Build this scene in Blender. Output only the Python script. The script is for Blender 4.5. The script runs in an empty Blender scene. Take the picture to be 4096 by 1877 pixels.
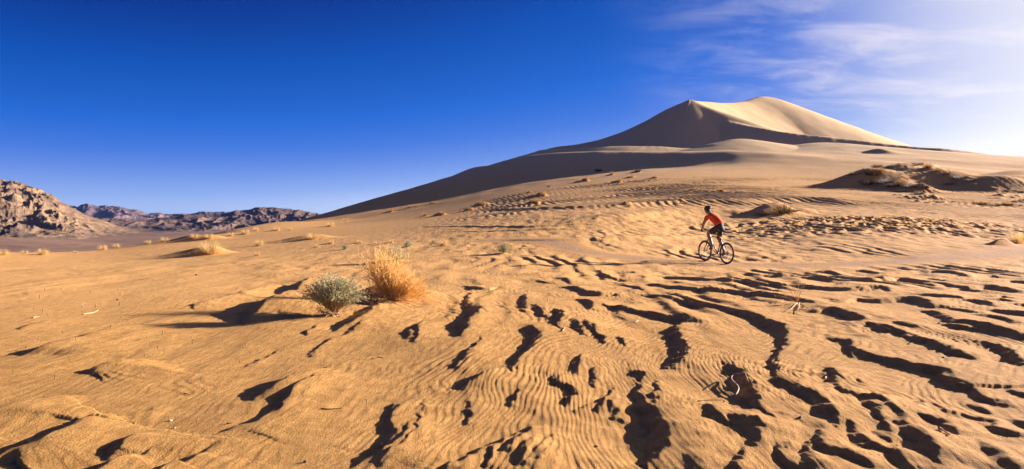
import bpy, bmesh, math, random
import numpy as np
from mathutils import Vector, Matrix
rng = np.random.default_rng(7); random.seed(7)
S = bpy.context.scene
COL = S.collection
R = math.radians

# ------------------------------------------------------------------ camera, sky, sun, exposure
W0, H0, F0, HOR, CAMZ = 4096.0, 1877.0, 3036.0, 870.0, 1.45
cam = bpy.data.cameras.new('camera'); camo = bpy.data.objects.new('camera', cam); COL.objects.link(camo)
camo.location = (0, 0, CAMZ); camo.rotation_euler = (R(90), 0, 0)
cam.sensor_fit = 'HORIZONTAL'; cam.sensor_width = 36.0; cam.lens = 36.0 * F0 / W0
cam.shift_y = -(H0 / 2 - HOR) / W0
cam.clip_start = 0.05; cam.clip_end = 60000
S.camera = camo
SUN_AZ, SUN_EL = R(65), R(14)
EXPOSURE, SKY, HAZE = 1.72, 0.10, 1.1e-5
SUN = Vector((math.sin(SUN_AZ) * math.cos(SUN_EL), math.cos(SUN_AZ) * math.cos(SUN_EL), math.sin(SUN_EL)))
world = bpy.data.worlds.new('World'); S.world = world; world.use_nodes = True
def build_world():
    nt = world.node_tree; N = nt.nodes; L = nt.links
    bg = N['Background']
    sky = N.new('ShaderNodeTexSky'); sky.sky_type = 'NISHITA'; sky.sun_disc = False
    sky.sun_elevation = SUN_EL; sky.sun_rotation = SUN_AZ
    sky.altitude = 1500; sky.air_density = 1.0; sky.dust_density = 0.8; sky.ozone_density = 3.0
    # the red band of the sky model grades the whole sky: deep film blue overhead, pale at the horizon, white towards the sun
    sr = N.new('ShaderNodeSeparateColor'); L.new(sky.outputs[0], sr.inputs[0])
    sc_ = N.new('ShaderNodeMath'); sc_.operation = 'MULTIPLY'; sc_.inputs[1].default_value = 0.1; L.new(sr.outputs[0], sc_.inputs[0])
    hs = N.new('ShaderNodeValToRGB'); el = hs.color_ramp.elements
    K = 1 / (2 ** EXPOSURE * SKY)
    stops = [(.08, (.001, .022, .22)), (.102, (.0018, .040, .30)), (.129, (.003, .084, .47)), (.184, (.016, .145, .67)), (.23, (.06, .195, .73)), (.283, (.15, .29, .78)),
             (.35, (.29, .44, .84)), (.41, (.55, .66, .91)), (.49, (.93, .94, .98)), (1.0, (1.5, 1.45, 1.35))]
    el[0].position = stops[0][0]; el[0].color = (*stops[0][1], 1); el[1].position = 1.0; el[1].color = (*stops[-1][1], 1)
    for p, c in stops[1:-1]: e = el.new(p); e.color = (*c, 1)
    L.new(sc_.outputs[0], hs.inputs[0])
    tc = N.new('ShaderNodeTexCoord')
    sep = N.new('ShaderNodeSeparateXYZ'); L.new(tc.outputs['Generated'], sep.inputs[0])
    def M(op, a, b=None, c=None):
        m = N.new('ShaderNodeMath'); m.operation = op
        for i, v in enumerate((a, b, c)):
            if v is None: continue
            if isinstance(v, (int, float)): m.inputs[i].default_value = v
            else: L.new(v, m.inputs[i])
        return m.outputs[0]
    den = M('ADD', M('MAXIMUM', sep.outputs[2], 0.0), 0.12)
    cx = M('DIVIDE', sep.outputs[0], den); cy = M('DIVIDE', sep.outputs[1], den)
    com = N.new('ShaderNodeCombineXYZ'); L.new(cx, com.inputs[0]); L.new(cy, com.inputs[1])
    mp = N.new('ShaderNodeMapping'); mp.inputs['Rotation'].default_value = (0, 0, R(-30)); mp.inputs['Scale'].default_value = (1.0, 1.5, 1)
    L.new(com.outputs[0], mp.inputs[0])
    n1 = N.new('ShaderNodeTexNoise'); n1.inputs['Scale'].default_value = 2.3; n1.inputs['Detail'].default_value = 8; n1.inputs['Roughness'].default_value = 0.6; n1.inputs['Distortion'].default_value = 0.5
    n2 = N.new('ShaderNodeTexNoise'); n2.inputs['Scale'].default_value = 0.35; n2.inputs['Detail'].default_value = 3
    L.new(mp.outputs[0], n1.inputs['Vector']); L.new(com.outputs[0], n2.inputs['Vector'])
    dot = N.new('ShaderNodeVectorMath'); dot.operation = 'DOT_PRODUCT'; dot.inputs[1].default_value = tuple(Vector((math.sin(R(51)), math.cos(R(51)), 0.27)).normalized())
    L.new(tc.outputs['Generated'], dot.inputs[0])
    mr = N.new('ShaderNodeMapRange'); mr.interpolation_type = 'SMOOTHSTEP'
    mr.inputs['From Min'].default_value = 0.72; mr.inputs['From Max'].default_value = 0.97
    L.new(dot.outputs['Value'], mr.inputs['Value'])
    m1 = N.new('ShaderNodeMapRange'); m1.interpolation_type = 'SMOOTHSTEP'; m1.inputs['From Min'].default_value = 0.38; m1.inputs['From Max'].default_value = 0.74
    L.new(n1.outputs['Fac'], m1.inputs['Value'])
    m2 = N.new('ShaderNodeMapRange'); m2.inputs['From Min'].default_value = 0.30; m2.inputs['From Max'].default_value = 0.62
    L.new(n2.outputs['Fac'], m2.inputs['Value'])
    fac = M('MULTIPLY', M('MULTIPLY', M('MULTIPLY_ADD', m1.outputs[0], 0.95, 0.14), mr.outputs[0]), m2.outputs[0])
    fac = M('MINIMUM', M('ADD', M('MULTIPLY', fac, 0.85), M('MULTIPLY', M('POWER', mr.outputs[0], 4.0), 0.10)), 1.0)
    mix = N.new('ShaderNodeMix'); mix.data_type = 'RGBA'; L.new(fac, mix.inputs['Factor'])
    L.new(hs.outputs[0], mix.inputs[6]); mix.inputs[7].default_value = (.84, .79, .90, 1)
    sd = N.new('ShaderNodeVectorMath'); sd.operation = 'DOT_PRODUCT'; sd.inputs[1].default_value = tuple(SUN); L.new(tc.outputs['Generated'], sd.inputs[0])
    ar = N.new('ShaderNodeMapRange'); ar.interpolation_type = 'SMOOTHSTEP'; ar.inputs['From Min'].default_value = 0.68; ar.inputs['From Max'].default_value = 0.93; L.new(sd.outputs['Value'], ar.inputs['Value'])
    au = N.new('ShaderNodeMix'); au.data_type = 'RGBA'; L.new(M('MULTIPLY', M('POWER', ar.outputs[0], 1.3), 0.8), au.inputs['Factor']); L.new(mix.outputs[2], au.inputs[6]); au.inputs[7].default_value = (1.08, 1.04, 1.0, 1)
    mix = au
    km = N.new('ShaderNodeVectorMath'); km.operation = 'SCALE'; km.inputs['Scale'].default_value = K; L.new(mix.outputs[2], km.inputs[0])
    L.new(km.outputs[0], bg.inputs['Color']); bg.inputs['Strength'].default_value = SKY
build_world()
sl = bpy.data.lights.new('sun', 'SUN'); sl.energy = 5.0; sl.angle = R(0.55); sl.color = (1.0, 0.89, 0.87)
so = bpy.data.objects.new('sun', sl); COL.objects.link(so); so.rotation_euler = SUN.to_track_quat('Z', 'Y').to_euler()
so.location = (60, 30, 60)
vs = S.view_settings; vs.view_transform = 'Standard'; vs.look = 'None'; vs.gamma = 1.0; vs.use_curve_mapping = False
vs.exposure = EXPOSURE
S.cycles.use_denoising = True; S.cycles.denoising_prefilter = 'ACCURATE'; S.cycles.max_bounces = 7; S.cycles.diffuse_bounces = 5; S.cycles.volume_bounces = 0; S.cycles.glossy_bounces = 2

# ------------------------------------------------------------------ numeric helpers
def perlin(x, y, seed=0):
    x = np.asarray(x, np.float32); y = np.asarray(y, np.float32)
    xi = np.floor(x); yi = np.floor(y); xf = x - xi; yf = y - yi
    xi = xi.astype(np.int64); yi = yi.astype(np.int64)
    def g(ix, iy):
        h = (ix * 374761393 + iy * 668265263 + seed * 974711) & 0xffffffff
        h = ((h ^ (h >> 13)) * 1274126177) & 0xffffffff
        h = h ^ (h >> 16)
        a = (h & 0xffff).astype(np.float32) * np.float32(2 * math.pi / 65536)
        return np.cos(a), np.sin(a)
    u = xf * xf * xf * (xf * (xf * 6 - 15) + 10); v = yf * yf * yf * (yf * (yf * 6 - 15) + 10)
    a = g(xi, yi); b = g(xi + 1, yi); c = g(xi, yi + 1); d = g(xi + 1, yi + 1)
    n00 = a[0] * xf + a[1] * yf; n10 = b[0] * (xf - 1) + b[1] * yf
    n01 = c[0] * xf + c[1] * (yf - 1); n11 = d[0] * (xf - 1) + d[1] * (yf - 1)
    nx0 = n00 + u * (n10 - n00); nx1 = n01 + u * (n11 - n01)
    return (nx0 + v * (nx1 - nx0)) * 1.5
def fbm(x, y, octv=4, seed=0, gain=0.5):
    s = 0; a = 1.0
    for k in range(octv):
        s = s + a * perlin(x * 2 ** k + 17.3 * k, y * 2 ** k - 9.1 * k, seed + k); a *= gain
    return s
def ridged(x, y, octv=5, seed=0, gain=0.5):
    s = 0; a = 1.0; w = 1.0; t = 0
    for k in range(octv):
        n = 1 - np.abs(perlin(x * 2.03 ** k + 3.7 * k, y * 2.03 ** k + 5.1 * k, seed + k)) * 1.6
        n = np.clip(n, 0, 1) ** 2 * w
        w = np.clip(n * 1.6, 0, 1); s = s + a * n; t += a; a *= gain
    return s / t
def sstep(a, b, x):
    t = np.clip((x - a) / (b - a), 0, 1); return t * t * (3 - 2 * t)
def catmull(P, n):
    P = np.asarray(P, float)
    if len(P) < 3:
        t = np.linspace(0, 1, n + 1)[:, None]; return P[0] * (1 - t) + P[-1] * t
    E = np.vstack([2 * P[0] - P[1], P, 2 * P[-1] - P[-2]]); out = []
    for i in range(1, len(E) - 2):
        p0, p1, p2, p3 = E[i - 1:i + 3]
        for t in np.arange(n) / n:
            out.append(0.5 * (2 * p1 + (p2 - p0) * t + (2 * p0 - 5 * p1 + 4 * p2 - p3) * t * t + (3 * p1 - p0 - 3 * p2 + p3) * t ** 3))
    out.append(E[-2]); return np.array(out)
def poly_near(x, y, Q):
    """nearest point on polyline Q (x, y, attrs...): distance, signed perpendicular / distance, attrs"""
    best = np.full(x.shape, 1e18); w = np.zeros(x.shape); at = np.zeros(x.shape + (Q.shape[1] - 2,))
    for i in range(len(Q) - 1):
        a = Q[i]; b = Q[i + 1]; ex, ey = b[0] - a[0], b[1] - a[1]; l2 = ex * ex + ey * ey + 1e-12
        t = np.clip(((x - a[0]) * ex + (y - a[1]) * ey) / l2, 0, 1)
        dx = x - a[0] - t * ex; dy = y - a[1] - t * ey; d2 = dx * dx + dy * dy
        m = d2 < best
        best[m] = d2[m]
        w[m] = ((ex * dy - ey * dx) / math.sqrt(l2))[m]          # + on the left of travel
        tt = t[m][:, None]; at[m] = a[2:] * (1 - tt) + b[2:] * tt
    d = np.sqrt(best); return d, np.where(d > 1e-6, w / np.maximum(d, 1e-6), 0), at
def ground_pt(px, py, Y): return ((px - 2048) / F0 * Y, Y, CAMZ + (HOR - py) / F0 * Y)

# ------------------------------------------------------------------ the lie of the land (thin-plate surface through surveyed heights)
CTRL = [(2850,1057,23.6),(2850,1000,30),(2850,940,38),(2850,850,52),(2850,800,66),(2850,750,95),(2850,700,140),(2850,672,175),
 (2500,693,190),(2500,740,120),(2500,800,75),(2500,870,45),(2500,950,33),(2100,735,235),(2100,780,120),(2100,850,60),(2100,900,42),(2100,960,32),
 (1800,800,270),(1800,822,150),(1800,870,80),(1600,834,300),(1600,848,200),(1600,864,130),(1600,930,50),(1320,884,330),(1320,890,230),(1320,895,170),(1320,902,120),(1320,960,46),
 (1040,907,170),(1040,940,75),(870,932,120),(870,960,70),(640,962,85),(640,985,55),(400,1003,60),(400,1030,42),(0,1010,52),(0,1040,38),(-700,1015,48),(-700,1060,34),
 (3500,655,185),(3500,735,120),(3500,800,70),(3500,850,50),(3500,950,33),(3500,1040,25),
 (4096,650,200),(4096,730,120),(4096,785,85),(4096,850,55),(4096,930,38),(4096,1010,29),
 (5000,650,200),(5000,730,120),(5000,785,85),(5000,850,55),(5000,930,38),(5000,1010,29)]
def build_base():
    pts = []
    for px, py, Y in CTRL:
        X, Y, Z = ground_pt(px, py, Y); pts.append((X, Y, Z))
    for th in (-50, -25, 0, 25, 50):
        for r in (2.5, 5, 8, 12, 16):
            pts.append((r * math.sin(R(th)), r * math.cos(R(th)), 0.0))
    for th, r, z in ((-45, 55, -1.6), (-45, 90, -6), (-45, 160, -16), (-45, 300, -30), (-34, 85, -3.6), (-34, 150, -12), (-34, 300, -28),
                     (-25, 115, -3.5), (-25, 200, -12), (-25, 350, -26), (-20, 190, -5), (-20, 330, -18), (-16, 260, -3.5), (-14, 420, -6),
                     (0, 420, 10), (10, 420, 14), (20, 420, 18), (30, 420, 16), (45, 420, 14), (45, 250, 16)):
        pts.append((r * math.sin(R(th)), r * math.cos(R(th)), z))
    P = np.array(pts); r = np.hypot(P[:, 0], P[:, 1]); th = np.arctan2(P[:, 0], P[:, 1])
    A = np.stack([th * 2.2, np.log(r)], 1); q = P[:, 2] / r
    def U(d2): return 0.5 * d2 * np.log(d2 + 1e-9)
    n = len(A); K = U(((A[:, None] - A[None]) ** 2).sum(-1)) + 2e-4 * np.eye(n)
    T = np.hstack([np.ones((n, 1)), A]); Mx = np.block([[K, T], [T.T, np.zeros((3, 3))]])
    c = np.linalg.solve(Mx, np.concatenate([q, np.zeros(3)]))
    gt = np.linspace(R(-50), R(50), 161); gl = np.linspace(math.log(0.5), math.log(700), 221)
    GT, GL = np.meshgrid(gt * 2.2, gl, indexing='ij'); G = np.stack([GT.ravel(), GL.ravel()], 1)
    v = U(((G[:, None] - A[None]) ** 2).sum(-1)) @ c[:n] + c[n] + G @ c[n + 1:]
    v = v.reshape(GT.shape); return gt, gl, v
BT, BL, BV = build_base()
def base_z(x, y):
    r = np.hypot(x, y) + 1e-6; th0 = np.arctan2(x, y); th = np.clip(th0, BT[0], BT[-1])
    fi = (th - BT[0]) / (BT[1] - BT[0]); fj = np.clip((np.log(r) - BL[0]) / (BL[1] - BL[0]), 0, len(BL) - 1.001)
    i = np.minimum(fi.astype(int), len(BT) - 2); j = fj.astype(int); fi = fi - i; fj = fj - j
    v = BV[i, j] * (1 - fi) * (1 - fj) + BV[i + 1, j] * fi * (1 - fj) + BV[i, j + 1] * (1 - fi) * fj + BV[i + 1, j + 1] * fi * fj
    z = v * r * sstep(2.0, 6.0, r)
    side = 1 - sstep(R(60), R(120), np.abs(th0))
    return z * side
# dune ridges: px, py, Y, near slope, far slope
def ridge(rows, e, n=5):
    Q = []
    for px, py, Y, sn, sf in rows:
        X, Y, Z = ground_pt(px, py, Y); Q.append((X, Y, Z, sn, sf))
    Q = catmull(Q, n); mid = Q[len(Q) // 2]; a, b = Q[len(Q) // 2 - 1], Q[len(Q) // 2 + 1]
    left = np.array([-(b[1] - a[1]), b[0] - a[0]]); s = 1 if (left @ -mid[:2]) > 0 else -1   # which side faces the plain in front
    return Q, s, e
RIDGES = [
 ridge([(2759,403,320,.68,.5),(2680,437,323,.64,.5),(2608,477,326,.58,.5),(2500,525,330,.5,.5),(2386,563,335,.48,.5),(2300,579,340,.48,.5),(2227,588,344,.48,.5),(2150,612,348,.48,.5),(2068,642,352,.48,.5),
        (1990,658,356,.46,.5),(1909,668,359,.46,.5),(1830,702,362,.46,.5),(1750,740,366,.44,.5),(1590,795,371,.42,.5),(1431,851,377,.40,.5),(1320,877,380,.4,.4),(1180,915,384,.4,.4)], 1.5),
 ridge([(2759,404,320,.54,.4),(2798,436,314,.54,.4),(2850,464,306,.55,.35),(2940,493,294,.55,.3),(3060,515,284,.54,.3),(3180,533,276,.52,.3),(3420,560,266,.50,.3),(3660,586,256,.44,.3),(3785,594,250,.32,.3),(3940,618,244,.2,.3),(4096,650,240,.16,.3),(4400,710,235,.16,.3)], 1.0),
 ridge([(2759,403,320,.7,.5),(2830,409,335,.62,.5),(2900,413,350,.56,.5),(2970,408,366,.52,.5),(3020,394,378,.50,.5),(3054,387,384,.48,.5),(3100,396,388,.47,.5),(3200,440,402,.44,.5),(3400,515,425,.40,.5),(3579,574,445,.42,.5),(3750,630,455,.46,.5)], 2.0),
 ridge([(2180,600,300,.3,.45),(2300,594,290,.3,.45),(2440,588,280,.3,.45),(2570,585,273,.26,.45),(2708,592,267,.26,.45),(2814,591,263,.24,.45),(2880,584,261,.24,.5),(2915,566,261,.24,.55),(2944,556,261,.24,.5),(2990,560,261,.22,.4),(3060,573,261,.2,.35),(3150,584,259,.18,.3),(3200,580,257,.17,.3),(3280,573,256,.16,.3),(3360,580,254,.15,.3),(3500,598,250,.14,.25),(3700,616,245,.12,.25),(4000,664,240,.12,.25)], 3.0),
 ridge([(2120,625,276,.42,.25),(2200,614,267,.45,.2),(2320,608,257,.46,.15),(2450,604,248,.48,.12),(2600,606,240,.50,.10),(2730,607,231,.48,.10),(2840,606,219,.42,.12),(2942,606,208,.34,.15),(3070,615,197,.27,.18),(3200,627,187,.2,.18),(3350,640,178,.18,.18),(3500,653,168,.13,.18)], 6.0),
 ridge([(1800,775,262,.2,.3),(1870,738,258,.25,.35),(1930,723,255,.25,.4),(2010,724,252,.25,.45),(2080,735,248,.3,.5),(2150,760,240,.3,.5)], 3.0),
]
# ------------------------------------------------------------------ small ridges traced on the ground (tile offset, points with shadow width or height)
STROKES = []; SC = 2576.0 / 1024
def T(k, pts, mode):
    ox, oy = ((0, 1077), (1024, 1077), (2048, 1077), (3072, 1077), (0, 1477), (1024, 1477), (2048, 1477), (3072, 1477))[k - 1]
    Q = []
    for x, y, w in pts:
        px, py = ox + x / SC, oy + y / SC; Y = CAMZ * F0 / (py - HOR); X = (px - 2048) / F0 * Y
        h = 0.33 * w / SC * Y / F0 if mode == 'w' else w * (0.0060 if py > 1330 else 0.0086)
        Q.append((X, Y, h))
    STROKES.append(Q)
for k, mode, pts in [
 (1,'w',[(600,520,40),(420,565,60),(200,625,30)]),
 (1,'w',[(1300,560,40),(1100,625,110),(980,668,130),(840,712,130),(680,757,160),(560,800,190),(430,840,190),(260,878,40)]),
 (1,'w',[(1700,650,30),(1600,680,60),(1380,725,30)]),
 (1,'w',[(1560,930,60),(1350,965,180),(1150,1005,220),(980,1052,150),(880,1068,30)]),
 (1,'w',[(2480,250,40),(2200,310,90),(2000,360,90),(1900,370,30)]),
 (5,'w',[(880,282,30),(640,310,120),(450,355,220),(200,420,300),(0,475,300),(-150,530,200)]),
 (5,'w',[(1580,380,20),(1450,435,60),(1250,470,60),(1000,510,130),(830,580,260),(640,690,330),(480,760,330),(330,800,260),(130,830,180),(0,858,60)]),
 (5,'w',[(1500,665,40),(1410,700,120),(1350,745,170),(1250,800,170),(1170,850,120),(1100,890,30)]),
 (5,'w',[(1580,810,20),(1420,880,60),(1280,915,180),(1180,965,260),(1080,1012,280),(950,1080,250)]),
 (5,'w',[(2250,730,40),(2130,830,60),(2020,880,150),(1900,940,170),(1760,1000,170),(1600,1060,150)]),
 (6,'w',[(690,5,60),(500,75,180),(380,130,230),(280,190,240),(150,250,200),(0,305,60)]),
 (6,'w',[(620,110,30),(500,190,60),(400,260,100),(330,340,130),(260,420,150),(170,495,150),(0,560,140),(-176,600,100),(-330,645,60),(-620,705,30)]),
 (6,'w',[(1560,300,30),(1450,360,110),(1400,430,90),(1390,560,120),(1420,680,160),(1410,770,190),(1300,850,240),(1150,910,150),(1000,970,60),(880,1003,30)]),
 (6,'w',[(1610,500,20),(1540,570,50),(1520,660,60),(1450,745,60),(1400,790,30)]),
 (6,'w',[(2470,20,40),(2350,80,140),(2220,140,160),(2100,200,60)]),
 (6,'w',[(2180,330,30),(2180,430,60),(2150,540,40)]),
 (6,'w',[(2560,690,100),(2440,770,180),(2300,850,150),(2120,940,120),(1980,1010,120)]),
 (6,'w',[(2410,800,40),(2400,930,80),(2370,1010,80)]),
 (6,'w',[(1700,300,20),(1640,600,40),(1560,720,40),(1420,850,50),(1250,960,50)]),
 (2,'w',[(1330,345,60),(1150,470,150),(1000,565,170),(850,612,60),(800,625,20)]),
 (2,'h',[(2175,250,3),(2150,330,5),(2240,440,8),(2150,560,9),(2140,640,9),(2050,690,4)]),
 (2,'h',[(660,318,8),(480,316,18),(320,322,20),(200,365,20),(80,440,16),(-60,520,6)]),(2,'h',[(680,136,8),(560,152,17),(470,208,17),(380,262,6)]),(2,'h',[(300,165,4),(150,185,8),(0,215,8),(-150,262,3)]),
 (2,'w',[(1680,550,20),(1570,620,60),(1550,700,50)]),(2,'w',[(2280,700,20),(2200,820,70),(2130,930,90),(2040,1000,60)]),
 (2,'w',[(640,560,20),(540,630,50),(500,660,20)]),(2,'w',[(1160,860,20),(1000,905,70),(850,950,70),(640,1003,30)]),
 (2,'w',[(1900,480,20),(1660,560,40),(1640,680,40),(1600,740,30)]),(2,'w',[(1100,560,20),(950,640,50),(720,720,50),(550,860,40)]),
 (2,'w',[(220,810,20),(60,900,40),(-80,960,30)]),(2,'w',[(2400,190,30),(2300,210,60),(2100,170,20)]),
 (3,'h',[(0,60,3),(250,62,4),(500,50,4),(750,42,4),(900,30,4),(1100,18,3)]),
 (3,'h',[(900,40,2),(980,75,4),(1070,95,3)]),(3,'h',[(460,95,2),(560,115,4),(590,155,2)]),(3,'h',[(260,115,1),(340,135,3),(420,150,1)]),
 (3,'h',[(480,183,1),(640,190,5),(760,222,6),(900,248,7),(1030,240,5),(1060,262,1)]),(3,'h',[(900,150,1),(1100,155,3),(1280,185,4),(1340,215,1)]),
 (3,'h',[(1490,68,3),(1700,75,6),(1950,95,7),(2200,110,7),(2400,125,7),(2576,150,7),(2776,160,5),(3006,185,6),(3276,205,7),(3476,205,7),(3626,197,7),(3776,205,6),(3806,230,2)]),
 (3,'h',[(2100,60,3),(2300,50,5),(2576,60,6),(2806,60,6),(3076,75,6),(3326,95,6),(3526,115,6),(3666,115,6),(3876,100,7),(4076,115,7),(4226,150,5),(4296,160,1)]),
 (3,'h',[(1370,150,2),(1450,170,6),(1650,185,6),(1900,205,7),(2200,230,7),(2400,250,8),(2576,268,8),(2776,300,6),(2926,330,5),(3056,355,3)]),
 (4,'h',[(640,330,2),(760,340,3),(870,310,5),(1100,320,7),(1300,312,8),(1500,320,9),(1620,350,9),(1680,385,5),(1720,395,1)]),
 (3,'h',[(1330,255,2),(1450,265,3),(1560,270,4),(1700,305,6),(1850,340,7),(2000,370,7),(2150,395,7),(2300,440,8),(2480,480,8),(2576,530,8),(2676,570,9),(2756,600,10),(2786,680,9),(2771,790,7),(2726,870,5),(2676,930,5),(2686,990,6),(2716,1060,6),(2741,1066,5),(2696,1115,4)]),
 (8,'h',[(110,130,2),(130,160,5),(250,210,8),(400,290,9),(560,370,9),(640,440,9),(720,520,9),(720,600,4),(700,650,1)]),
 (3,'h',[(930,375,2),(1030,390,4),(1140,400,5),(1220,420,5),(1300,435,6),(1420,450,7),(1560,485,8),(1700,500,8),(1765,530,6)]),
 (3,'h',[(1740,540,3),(1690,590,8),(1720,700,10),(1775,790,11),(1770,880,10),(1720,950,9),(1620,1003,6)]),
 (3,'h',[(650,305,2),(760,320,5),(825,350,6),(810,400,4),(780,410,1)]),(3,'h',[(140,255,3),(150,330,5),(150,400,5),(130,450,2)]),
 (3,'h',[(240,400,3),(300,440,4),(340,490,3)]),(3,'h',[(460,445,4),(520,470,7),(530,510,7),(480,580,5),(430,590,1)]),
 (3,'h',[(200,600,6),(290,660,9),(280,740,9),(220,830,9),(130,910,8),(50,990,5),(20,1060,2)]),(3,'h',[(640,550,3),(700,600,5),(720,650,4),(740,690,1)]),
 (3,'h',[(750,560,2),(790,610,3),(800,650,1)]),(3,'h',[(840,610,2),(880,680,4),(940,710,5),(940,760,3)]),(3,'h',[(690,890,3),(695,950,5),(680,1010,5),(650,1060,2)]),
 (3,'h',[(1100,715,3),(1140,750,4),(1140,780,1)]),(3,'h',[(2180,960,2),(2240,1003,5),(2300,1040,7),(2420,1170,9),(2500,1330,9),(2510,1440,6),(2440,1455,1)]),
 (7,'h',[(490,90,4),(500,150,5),(580,170,5),(640,210,5),(620,300,5),(550,360,1)]),(7,'h',[(90,220,2),(60,290,4),(30,360,2)]),
 (7,'h',[(860,10,3),(860,120,4),(830,185,2)]),(7,'h',[(1290,40,4),(1350,60,5),(1310,120,2)]),
 (7,'h',[(1300,170,3),(1310,270,6),(1360,290,7),(1390,390,8),(1470,440,9),(1520,520,10),(1600,610,11),(1610,700,11),(1580,820,10),(1500,880,8),(1410,950,4),(1380,1000,1)]),
 (7,'h',[(960,290,3),(940,360,4),(900,390,2)]),(7,'h',[(1040,330,3),(1060,450,3),(1110,490,2)]),(7,'h',[(1480,140,2),(1500,220,3),(1460,320,3),(1450,380,2)]),
 (7,'h',[(1960,400,2),(2060,480,5),(2150,550,5),(2220,590,3)]),(7,'h',[(2290,540,4),(2420,590,7),(2460,640,7),(2510,740,6),(2480,800,3)]),
 (7,'h',[(2480,600,2),(2530,660,2)]),(7,'h',[(190,600,4),(110,720,5),(10,850,5)]),(7,'h',[(220,770,2),(180,880,4),(120,980,4)]),
 (7,'h',[(1040,190,2),(930,290,2),(780,350,2),(640,400,1)]),(7,'h',[(2350,830,2),(2330,950,4),(2300,1005,4)]),(7,'h',[(420,700,1),(330,850,2),(250,960,2)]),
 (8,'h',[(640,10,4),(700,40,6),(710,120,6),(700,180,4),(750,260,3),(770,290,1)]),
 (8,'h',[(820,270,2),(950,320,4),(1020,340,6),(1070,400,6),(1180,450,7),(1200,490,6),(1190,560,3)]),(8,'h',[(1180,590,2),(1230,680,6),(1250,750,5),(1240,800,1)]),
 (8,'h',[(1100,350,3),(1220,400,4),(1280,480,3),(1330,490,3),(1420,570,5),(1440,660,6),(1540,710,7),(1620,760,8),(1700,850,8),(1760,920,7),(1740,980,2)]),
 (8,'h',[(870,600,2),(920,680,5),(960,750,7),(1100,830,7),(1200,865,4),(1340,890,7),(1410,960,7),(1460,1005,5)]),
 (4,'h',[(870,840,3),(1000,870,6),(1170,910,7),(1350,940,8),(1500,980,8),(1700,1012,9),(1830,1046,9),(1920,1136,9),(2000,1186,6),(2030,1196,2)]),
 (8,'h',[(1560,530,2),(1700,570,5),(1830,610,6),(1920,660,6),(1940,710,2)]),
 (8,'h',[(1700,350,1),(1850,450,3),(1950,460,2),(2080,500,3),(2250,540,4),(2300,570,3),(2330,630,4),(2480,680,5),(2520,700,1)]),
 (8,'h',[(2030,185,2),(2100,210,4),(2200,280,5),(2350,330,5),(2400,370,4)]),(8,'h',[(2050,350,3),(2150,400,4),(2220,435,2)]),
 (8,'h',[(550,670,2),(560,780,4),(650,860,5),(800,900,6),(950,950,6),(1050,1005,4)]),(8,'h',[(210,800,3),(240,900,5),(310,990,5)]),(8,'h',[(440,800,3),(455,900,4),(465,1000,4)]),
 (8,'h',[(2130,790,2),(2250,860,4),(2350,900,5),(2430,980,5)]),(8,'h',[(2470,220,3),(2576,260,4),(2700,300,4)]),(8,'h',[(2490,530,2),(2576,560,4),(2700,600,4)]),
 (4,'h',[(480,430,5),(600,420,8),(720,430,8),(850,470,8),(930,500,8),(980,520,4)]),
 (4,'h',[(890,590,3),(950,560,6),(1100,580,7),(1250,625,8),(1400,665,8),(1550,730,8),(1700,770,8),(1850,830,8),(2000,890,7),(2060,915,2)]),
 (4,'h',[(610,690,2),(700,720,5),(830,740,7),(880,800,7),(850,880,3)]),
 (4,'h',[(1610,425,4),(1700,440,6),(1800,480,6),(1880,530,6),(2000,560,7),(2150,580,8),(2350,630,8),(2576,690,8),(2700,720,7)]),(4,'h',[(1830,565,4),(1950,590,6),(2040,600,4)]),
 (4,'h',[(2110,740,2),(2250,770,4),(2370,810,6),(2480,870,8),(2550,930,8),(2576,960,5)]),(4,'h',[(1300,550,2),(1400,570,4),(1480,605,3)]),
 (4,'h',[(1830,180,3),(2000,175,6),(2200,165,8),(2350,175,8),(2440,200,5),(2470,210,1)]),(4,'h',[(1390,265,2),(1550,265,5),(1750,275,6),(1900,285,6),(1990,300,2)]),
 (4,'h',[(2020,325,4),(2150,335,6),(2250,360,6),(2310,385,2)]),(4,'h',[(1780,390,2),(1900,405,4),(2080,440,4)]),(4,'h',[(2060,460,1),(2200,470,3),(2400,490,4),(2500,530,3)]),
 (4,'h',[(2280,415,3),(2400,430,5),(2576,450,6),(2700,470,5)]),(4,'h',[(800,15,3),(950,15,6),(1120,35,6),(1300,30,5),(1500,20,6),(1700,18,7),(1900,35,6),(2000,60,4)]),
 (4,'h',[(500,20,4),(620,22,5),(720,40,3)]),(4,'h',[(2330,105,4),(2450,100,7),(2576,105,8),(2800,110,8)]),(4,'h',[(1950,65,3),(2100,55,5),(2250,45,5),(2330,55,2)]),
 (4,'h',[(2230,275,3),(2350,268,4),(2480,285,2)]),(4,'h',[(2240,310,3),(2350,310,5),(2450,325,3)]),(4,'h',[(2490,360,3),(2576,360,5),(2700,370,5)]),(4,'h',[(1420,90,2),(1600,75,4),(1780,95,3)]),
]: T(k, pts, mode)
def prep_strokes():
    out = []
    for Q in STROKES:
        Q = catmull(Q, 4); Q[:, 2] = np.maximum(Q[:, 2], 0.002)
        a, b = Q[0], Q[-1]; left = np.array([-(b[1] - a[1]), b[0] - a[0]])
        s = 1 if left[0] * SUN.x + left[1] * SUN.y < 0 else -1         # + when the left of travel is the lee
        out.append((Q, s))
    return out
STROKES = prep_strokes()
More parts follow.
